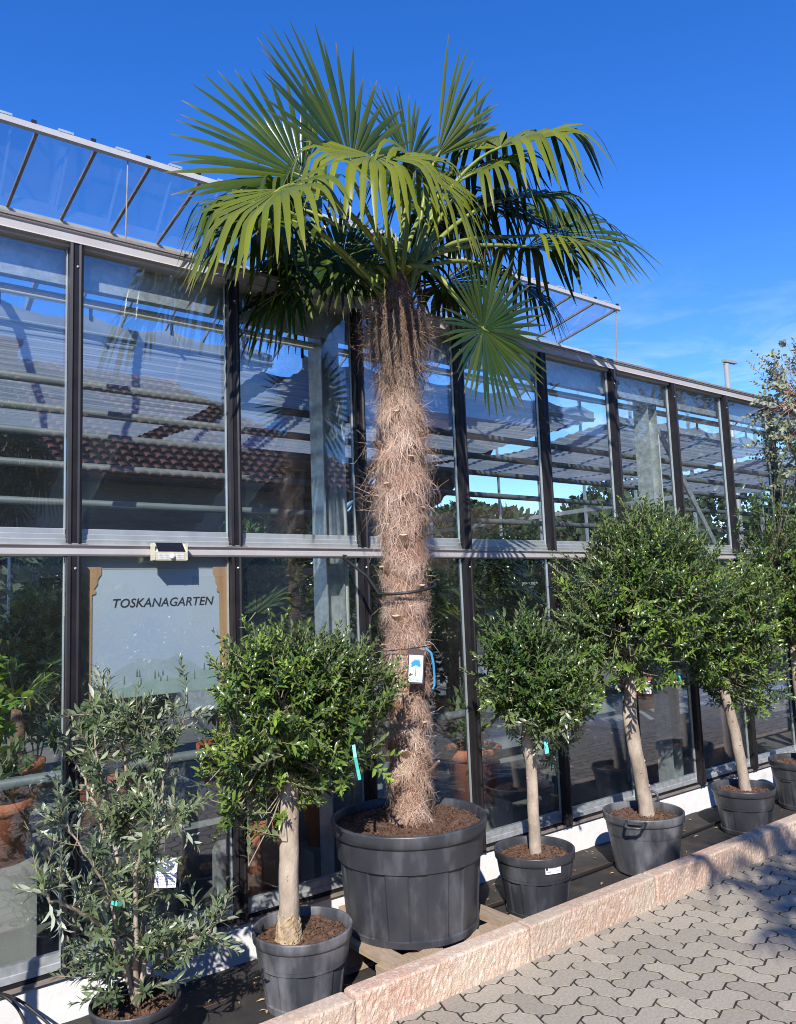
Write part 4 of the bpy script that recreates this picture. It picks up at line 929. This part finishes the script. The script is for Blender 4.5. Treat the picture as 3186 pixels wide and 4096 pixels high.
# eucalyptus beyond the row
g = np.random.default_rng(88)
T7 = thing('eucalyptus_tree', (7.3,-.75,0), 'loose silvery eucalyptus with reddish twigs overhanging the far end of the facade', 'eucalyptus')
bark_trunk(T7, g, [(7.3,-.75,0), (7.2,-.74,1.2), (6.95,-.70,2.2), (6.72,-.66,3.0), (6.6,-.66,3.6)], [.06, .05, .04, .03, .015])
acc = [[] for _ in range(6)]; tw = []; tb_ = []
mat('euc_twig', (.42, .22, .15), .7)
for k in range(330):
    c = (np.array([6.72,-.66,3.02]), np.array([6.55,-.64,3.25]), np.array([6.75,-.66,2.80]))[k % 3]; d = rvec(g); p = c+d*np.array([.46,.45,.40])*g.uniform(.3, 1)**.5
    if k % 9 == 0: p = np.array([6.6,-.66,3.55])+rvec(g)*np.array([.35,.3,.28])
    dr = nrm(d*.8+np.array([0, 0, -.15+.5*(k % 4 == 0)])+rvec(g)*.6)
    pts = shoot_leaves(g, acc, p, dr, g.uniform(.12, .26), .050, .028, .9*g.random()**2, .026, .9)
    tw.append(pts); q = c+(p-c)*.25; tb_.append([q, (p+q)/2+rvec(g)*.03, p])
me, at_ = leaves_mesh('crown', *flat(acc), shape=(.3, .65, .95)); o = tag(link('crown', me, 'euc_leaf', T7, False, at_), kind='stuff'); tubes_np('twigs', tw, .002, .001, 'euc_twig', o); tubes_np('branchlets', tb_, .005, .002, 'euc_twig', o)
# tags and ribbons on the trees
card('plant_tag', 'white laminated card with printed text hanging in the sparse olive bush', tuple(at(665, 3492, -.68)), .078, .105, (R(-4), R(5), R(-24)), False, 'Olea „Leccino“',
     ['Der Leccino-Baum gedeiht gut', 'in kühleren Klimazonen.', 'In Italien ist er eine der', 'wichtigsten Olivensorten, die in', 'Olivenhainen zu finden ist'], ink='ink_black')
tag(MB().tube([at(665,3445,-.685), at(690,3420,-.67), at(712,3455,-.66), at(700,3480,-.66), at(670,3455,-.68)], .0016, 5).build('tag_cord', 'tube_black'), 'thin dark cord loop holding the white text card', 'cord')
card('plant_tag', 'small grey card hanging below the crown of the tallest olive', tuple(at(2590, 2750, -.60)), .055, .078, (0, R(3), R(-30)), False, None, ['Olea', 'europaea'], paper='ink_grey', ink='ink_black')
strip('teal_ribbon', 'ribbon_teal', [at(2183,2960,-.68), at(2186,2985,-.69), at(2190,3015,-.70)], .022, 'turquoise ribbon tag under the small round olive crown', 'ribbon', (.8, -.5, .1))
strip('teal_ribbon', 'ribbon_teal', [at(2712,2690,-.70), at(2718,2710,-.71), at(2728,2735,-.70)], .018, 'turquoise ribbon tag hanging under the tallest olive crown', 'ribbon', (.8, -.5, .1))
strip('teal_ribbon', 'ribbon_teal', [at(1415,2980,-.82), at(1422,3030,-.84), at(1432,3080,-.83), at(1440,3120,-.83)], .014, 'turquoise ribbon hanging in the thick-trunked olive crown', 'ribbon', (.8, -.5, .2))
strip('teal_ribbon', 'ribbon_teal', [at(445,3610,-.66), at(468,3618,-.67), at(490,3616,-.66)], .014, 'turquoise ribbon knotted low in the sparse olive bush', 'ribbon', (.2, -.2, 1))
stk = thing('barcode_sticker', (3.0,-.75,.29), 'white barcode sticker on the black pot of the small round olive', 'sticker')
a0 = math.atan2(-.97, -.62)+.22; rr_ = .2085
def pt_on(a, z, e): return (3.092+(rr_+e)*math.cos(a), -.54+(rr_+e)*math.sin(a), z)
def patch(a1, a2, z1, z2, e, mt, nm, n=6):
    vs = [pt_on(a1+(a2-a1)*i/n, z, e) for i in range(n+1) for z in (z1, z2)]; MB().add(vs, [(2*i, 2*i+2, 2*i+3, 2*i+1) for i in range(n)]).build(nm, mt, stk, recalc=False)
patch(a0-.21, a0+.21, .268, .302, .0045, 'paper', 'label_paper', 8); patch(a0-.20, a0-.145, .288, .300, .0056, 'ink_black', 'logo_square', 2)
patch(a0-.13, a0+.10, .2955, .2985, .0056, 'ink_grey', 'print_line', 4)
for k in range(22):
    b_ = a0-.02+k*.0095; patch(b_, b_+(.0055 if k % 3 else .003), .272, .286, .0056, 'ink_grey', 'barcode_bar', 1)
patch(a0-.19, a0-.06, .276, .284, .0056, 'ink_grey', 'print_line', 3)
# hoses
tag(MB().tube([(x, -.33+.03*math.sin(x*1.3), .024) for x in np.linspace(2.75, 9, 60)], .010, 8).build('irrigation_hose', 'tube_black', smooth=True), 'black irrigation hose lying along the weed mat behind the pots', 'hose')
for k, (pp, lb) in enumerate((([at(-60,3960,-.03), at(20,3985,-.05), at(70,4030,-.09), at(105,4100,-.16), at(130,4160,-.24)], 'black cable arching steeply over the white plinth'), ([at(-40,3965,-.03), at(60,3990,-.05), at(130,4040,-.10), at(205,4105,-.18), at(260,4170,-.28)], 'black cable running flatter over the white plinth beside the steep one'))):
    P = np.array(pp); t = np.linspace(0, 1, 5); tt = np.linspace(0, 1, 24); Q = np.stack([np.interp(tt, t, P[:, i]) for i in range(3)], 1)
    for _ in range(4): Q[1:-1] = (Q[:-2]+2*Q[1:-1]+Q[2:])/4
    tag(MB().tube(Q, .006, 8).build('cable', 'tube_black', smooth=True), lb, 'cable')

# ------------------------------------------------------------------ inside the greenhouse
def bench(x0, x1, y0, y1, z, label):
    t = thing('plant_bench', ((x0+x1)/2, (y0+y1)/2, .02), label, 'bench', 'benches inside the greenhouse')
    MB().box(x0, x1, y0, y1, z-.03, z).build('tray', 'bench', t); MB().box(x0, x1, y0-.012, y0-.0005, z-.05, z+.05).build('tray_edge', 'bench', t)
    MB().box(x0, x1, y1+.0005, y1+.012, z-.05, z+.05).build('tray_edge', 'bench', t)
    for x in (x0+.2, (x0+x1)/2, x1-.2):
        for y in (y0+.15, y1-.15): MB().box(x-.03, x+.03, y-.03, y+.03, .02, z-.0305).build('leg', 'galv', t)
bench(-1.0, 2.1, .75, 2.0, .52, 'grey tray bench inside behind the banner pane')
bench(2.5, 5.2, .75, 2.0, .52, 'grey tray bench inside behind the palm')
bench(5.7, 9.8, .75, 2.0, .52, 'grey tray bench inside behind the olive row')
def tpot(parent, x, y, z, r_, h):
    MB().lathe([(r_*.68, z), (r_*.92, z+h*.8), (r_*.93, z+h*.805), (r_, z+h*.81), (r_*1.01, z+h), (r_*.9, z+h), (r_*.86, z+h*.9), (.001, z+h*.88)], x, y, 40, None, True).build('pot', 'terracotta', parent, smooth=True)
def fan_plant(x, y, z, r_, h, label, seed, n=12, stem=.35, fr=.42, group='potted palms inside the greenhouse', pots=True, strap=False):
    g = np.random.default_rng(seed); t = thing('indoor_palm', (x, y, z), label, 'palm', group)
    if pots: tpot(t, x, y, z+.001, r_, h)
    zb = z+h*.88; b = np.array([x, y, zb+stem]); MB().tube([(x, y, zb), (x+.01, y, zb+stem*.6), b], [.05, .045, .03], 9).build('trunk', 'palm_trunk', t, smooth=True)
    for k in range(n):
        a = k*2.4+g.uniform(-.3, .3); e = g.uniform(.15, 1.1); d = np.array([math.cos(a)*math.cos(e), math.sin(a)*math.cos(e), math.sin(e)]); hub = b+d*g.uniform(.3, .5); tip = hub+d+np.array([0, 0, -.3])
        V, F, T, DR = frond_mesh(g, hub, nrm(tip-hub), np.array([0, 0, 1.])+d*-.3, fr*g.uniform(.85, 1.1), 20, R(95), .35, .25)
        o = link('frond', npmesh('frond', V, [F]), 'palm_leaf', t, False, {'tint': T, 'dry': DR}); MB().tube([b, (b+hub)/2+np.array([0, 0, .03]), hub], [.008, .006, .005], 5).build('petiole', 'petiole', o, recalc=False)
def bushy(x, y, z, r_, h, label, seed, rad=(.4,.4,.45), n=130, leaf='citrus_leaf', ll=.09, lw=.03, pots=True, cz=.45):
    g = np.random.default_rng(seed); t = thing('indoor_shrub', (x, y, z), label, 'shrub', 'potted shrubs inside the greenhouse')
    if pots: tpot(t, x, y, z+.001, r_, h)
    zb = z+h*.88; MB().tube([(x, y, zb), (x, y, zb+.2)], [.02, .014], 7).build('trunk', 'bark', t, smooth=True)
    crown(t, g, (x, y, zb+cz), rad, n, ll, lw, (x, y, zb+.15), leaf, .014, 6, .4, (.14, .28), 5, .034, .4)
fan_plant(.95, 1.75, .52, .17, .30, 'indoor fan palm in terracotta pot behind the leftmost lower pane', 201, 9, .35, .30)
bushy(1.25, 1.1, .52, .16, .24, 'indoor shrub in terracotta pot below the banner', 203, (.35,.3,.3), 90, ll=.10, cz=.32)
fan_plant(2.15, 1.35, .52, .18, .3, 'indoor fan palm in terracotta pot right of the banner', 204, 16, .55, .5)
bushy(2.05, .55, .02, .17, .42, 'indoor shrub in terracotta pot on the floor behind the thick olive trunk', 205, (.25,.25,.3), 60)
fan_plant(3.55, 1.35, .52, .26, .42, 'indoor fan palm in wide terracotta pot behind the palm trunk', 206, 18, .6, .55)
bushy(3.0, 2.6, .02, .3, .4, 'tall dark indoor shrub standing behind the benches near the palm', 207, (.9,.6,1.1), 420, 'olive_leaf', .12, .045, cz=1.15)
bushy(4.9, 2.7, .02, .3, .4, 'tall dark indoor shrub standing behind the benches near the small olive', 208, (.95,.6,1.0), 420, 'olive_leaf', .12, .045, cz=1.1)
bushy(1.3, 2.7, .02, .3, .4, 'tall dark indoor shrub standing behind the bench at the banner', 209, (.9,.6,.9), 380, 'olive_leaf', .12, .045, cz=1.0)
bushy(7.2, 2.8, .02, .3, .4, 'tall dark indoor shrub standing behind the benches near the far olives', 210, (1.2,.6,1.0), 420, 'olive_leaf', .12, .045, cz=1.1)
fan_plant(4.7, 1.9, .52, .2, .3, 'tall indoor fan palm rising above the rail beside the palm trunk', 211, 14, .95, .55)
fan_plant(5.2, 2.3, .52, .2, .3, 'tall indoor fan palm rising above the rail by the smooth-pot olive', 212, 14, 1.0, .55)
fan_plant(6.9, 1.5, .52, .2, .3, 'indoor fan palm in terracotta pot behind the far olives', 213, 12, .6, .5)
bushy(9.3, 2.8, .02, .3, .4, 'tall dark indoor shrub near the far gable', 214, (1.2,.6,1.0), 380, 'olive_leaf', .12, .045, cz=1.1)
for k, (q, lb) in enumerate(((atd(285,1690,.62), 'terracotta pot glowing behind the grey-leaved bush'), (atd(1010,1640,.66), 'large terracotta pot behind the pane next to the small round olive'), (atd(690,1720,.40), 'terracotta pot behind the pane between thick-trunked olive and palm'), (atd(5,1760,.45), 'small terracotta pot behind the pane by the citrus'))):
    r_ = (.13, .21, .14, .13)[k]; h = (.25, .40, .34, .28)[k]; z = max(.02, q[2]-h*.6)
    t = thing('terracotta_pot', (q[0], q[1], z), lb, 'pot', 'terracotta pots behind the glass'); tpot(t, q[0], q[1], z, r_, h)
    MB().box(q[0]-r_, q[0]+r_, q[1]-r_*.8, q[1]+r_*.8, .0125, z-.0005).build('stand', 'concrete', t)
    g = np.random.default_rng(400+k); crown(t, g, (q[0], q[1], z+h+(.22 if k < 3 else .12)), (.26, .22, .26) if k < 3 else (.14, .14, .14), 45 if k < 3 else 14, .10, .03, (q[0], q[1], z+h*.85), 'olive_leaf', .012, 5, .4, (.14, .26), 4, .034, .4)
cr = thing('wooden_crate', (.98,.55,.5), 'small wooden crate on the bench behind the grey-leaved bush', 'crate')
for k in range(3): MB().box(.80, 1.06, .80+.06*k, .845+.06*k, .60, .612).build('slat', 'crate', cr)
for xq in (.81, 1.03): MB().box(xq, xq+.02, .80, .965, .521, .5995).build('end_board', 'crate', cr)
# added dark backdrop on the far side, darkens the interior and hides the horizon
mat('backdrop_dark', (.05, .055, .05), .9, 0, (.09, .09, .08), 2, bump=.5, bscale=6)
for k in range(9):
    x = -1.2+k*1.5; h = 1.3+.35*math.sin(k*2.1); sh = thing('dark_backdrop', (x+.67, 9, .0125), 'added dark rack-like backdrop block along the far side inside the greenhouse', 'rack', 'added backdrop blocks inside the greenhouse')
    MB().box(x, x+1.35, 8.6, 9.4, .6, h+.5).build('backdrop_upper', 'backdrop_dark', sh); MB().box(x+.05, x+1.3, 8.65, 9.35, .0125, .5995).build('backdrop_base', 'galv', sh)

# ------------------------------------------------------------------ across the path (mirrored in the panes) and beyond
def foliage_tree(name, label, cat, x, y, zc, rad, n, leaf, seed, ls=(.22, .12), trunk_r=.15, cone=False, group=None):
    g = np.random.default_rng(seed); t = thing(name, (x, y, -.03), label, cat, group)
    P = rvec(g, n); rr = g.uniform(.35, 1.0, n)**.5; lob = rvec(g, 9); lw_ = g.uniform(0, .35, 9); bul = .8+(np.maximum(0, P@lob.T)**4*lw_).sum(1)
    Q = P*(rr*bul)[:, None]*np.array(rad)
    if cone: Q[:, :2] *= np.clip(1.05-(Q[:, 2:3]/rad[2]+1)/2, .05, 1)**.7*1.3
    Q = Q+np.array([x, y, zc]); D = P+rvec(g, n)*.8; NVv = rvec(g, n)+np.array([0, 0, .6])
    me, at_ = leaves_mesh('crown', Q, D, NVv, g.uniform(.6, 1.2, n)*ls[0], g.uniform(.7, 1.2, n)*ls[1], g.uniform(0, .5, n))
    tag(link('crown', me, leaf, t, False, at_), kind='stuff')
    MB().tube([(x, y, -.03), (x+.05, y, zc*.5), (x, y, zc+rad[2]*.3)], [trunk_r, trunk_r*.8, trunk_r*.3], 9).build('trunk', 'bark', t, smooth=True)
hs_ = thing('tiled_house', (4,-16,-.03), 'shaded house with hipped red tiled roof and chimney across the path', 'house')
hx0, hx1, hy0, hy1, ez, rz = -7.0, 12.0, -20.5, -11.8, 4.35, 7.7
MB().box(hx0+.5, hx1-.5, hy0+.5, hy1-.5, -.03, ez+.05).build('wall', 'render_wall', hs_)
mat('eave_board', (.12, .08, .05), .8)
MB().box(hx0, hx1, hy0, hy1, ez-.06, ez+.0).build('eave_board', 'eave_board', hs_)
# tiled slopes: rows of rounded tiles facing the greenhouse, plain slopes elsewhere
tl = MB(); rows, tw_ = 20, .24
yr_ = (hy0+hy1)/2; rxa, rxb = hx0+4.3, hx1-4.3
for r_ in range(rows):
    t0, t1 = r_/rows, (r_+1.12)/rows; y0_, y1_ = hy1+(yr_-hy1)*t0, hy1+(yr_-hy1)*t1; z0_, z1_ = ez+(rz-ez)*t0, ez+(rz-ez)*t1
    xa_, xb_ = hx0+(rxa-hx0)*t0, hx1+(rxb-hx1)*t0; nn = int((xb_-xa_)/tw_)
    for k in range(nn):
        x = xa_+k*tw_; vs = []
        for (yy, z_, lift) in ((y0_, z0_, .05), (y1_, z1_, .0)):
            vs += [(x, yy, z_+lift), (x+tw_*.25, yy, z_+lift+.05), (x+tw_*.5, yy, z_+lift+.065), (x+tw_*.75, yy, z_+lift+.05), (x+tw_, yy, z_+lift)]
        tl.add(vs, [(i, i+1, i+6, i+5) for i in range(4)])
rf = tag(tl.build('roof_tiles', 'tile', hs_, recalc=False), kind='stuff')
MB().add([(hx0,hy1,ez),(hx1,hy1,ez),(hx1,hy0,ez),(hx0,hy0,ez),(rxa,yr_,rz-.02),(rxb,yr_,rz-.02)], [(0,1,5,4),(1,2,5),(2,3,4,5),(3,0,4)]).build('roof', 'tile', hs_)
MB().box(3.2, 3.9, -16.6, -15.9, 6.2, 8.0).box(3.1, 4.0, -16.7, -15.8, 8.0005, 8.12).build('chimney', 'tile', hs_)
for k in range(6):
    x = hx0+1.6+k*3.0
    wn = MB().box(x, x+1.1, hy1-.51, hy1-.47, 1.0, 2.4).build('window', 'dark_window', hs_); MB().box(x-.08, x+1.18, hy1-.465, hy1-.40, .9, .995).build('sill', 'concrete', wn)
bn = thing('timber_barn', (26,-14,-.03), 'long brown boarded barn with shallow roof across the path', 'barn')
for k in range(14):
    MB().box(15.0+k*1.6, 15.0+k*1.6+1.57, -9.03, -8.97, -.03, 4.3).build('board_panel', 'timber', bn)
MB().box(15.0, 37.4, -19, -9.04, -.03, 4.25).build('wall', 'timber', bn)
MB().prism([(-8.3,4.25),(-8.3,4.45),(-14,7.3),(-19.7,4.45),(-19.7,4.25),(-14,7.05)], 0, 14.2, 38.2).build('roof', 'barn_roof', bn)
CG = 'column cypresses across the path'
for k, (x, y, h) in enumerate(((13.6,-8.2,6.4), (16.0,-8.3,7.0))):
    foliage_tree('cypress_tree', ['shorter slender dark cypress between house and barn', 'taller slender dark cypress before the barn'][k], 'cypress', x, y, h/2+.2, (.55,.55,h/2), 3500, 'cypress', 300+k, (.16,.06), .1, True, CG)
for k, (x, y, zc, rd, n) in enumerate(((-9,-14,3.5,(3,3,3),2500), (-2.5,-9.6,1.3,(1.5,1.0,1.3),1800), (3.5,-9.3,1.1,(1.7,.9,1.2),1800), (9.5,-9.0,1.3,(1.9,1.0,1.4),2000), (20.5,-6.8,1.7,(2.2,1.1,1.8),2200), (27,-7.2,2.0,(2.6,1.2,2.2),2200), (14.2,-5.2,2.6,(1.2,1.2,1.6),2600))):
    foliage_tree('garden_tree', ['broad tree beside the tiled house', 'low rounded shrub before the house wall, first of the row', 'low rounded shrub before the house wall, second of the row', 'large rounded shrub at the house corner', 'leafy tree before the barn front', 'big leafy tree at the barn end', 'round-crowned tree on the path verge'][k], 'tree', x, y, zc, rd, n, 'olive_leaf', 320+k, (.30,.14), .1)
BG = 'trees behind the greenhouse'
for k, (x, y, zc, rd, n) in enumerate(((2,26,2.6,(6,3,2.8),5000), (11,27,2.9,(6,3,3.1),5000), (20,26,2.8,(6,3,3.0),5000), (30,28,3.6,(7,3,3.9),6000), (41,27,4.0,(8,3,4.3),6000), (54,30,5.0,(9,4,5.2),6000), (27,16,2.4,(6,2,2.6),5000), (39,14,2.9,(7,2,3.1),5000))):
    foliage_tree('background_tree', 'dark rounded tree behind the greenhouse, seen only through its glass', 'tree', x, y, zc, rd, n, 'cypress', 340+k, (.5,.3), .2, False, BG)
# lamp post behind the far end
ls_ = thing('street_lamp', (18.0, 6.2, -.03), 'pale street lamp with short horizontal arm behind the eucalyptus', 'street lamp')
lb_ = at(2915, 1545, 6.2); lt_ = at(2906, 1455, 6.2)
MB().tube([(lt_[0], 6.2, -.03), (lt_[0], 6.2, lt_[2])], [.075, .06], 12).build('pole', 'lamp_post', ls_, smooth=True); MB().bar((lt_[0]-.12, 6.2, lt_[2]+.06), (lt_[0]+.45, 6.2, lt_[2]+.09), .10, .06).build('lamp_head', 'lamp_post', ls_)
# second fan palm behind the viewpoint, whose fronds shade the paving
p2 = copy_tree(pm); p2.location = (1.55, -6.0, PZ0-.14); p2.rotation_euler = (0, 0, 2.2); p2['label'] = 'second potted fan palm standing across the path from the facade'; p2.scale = (1, 1, 1)
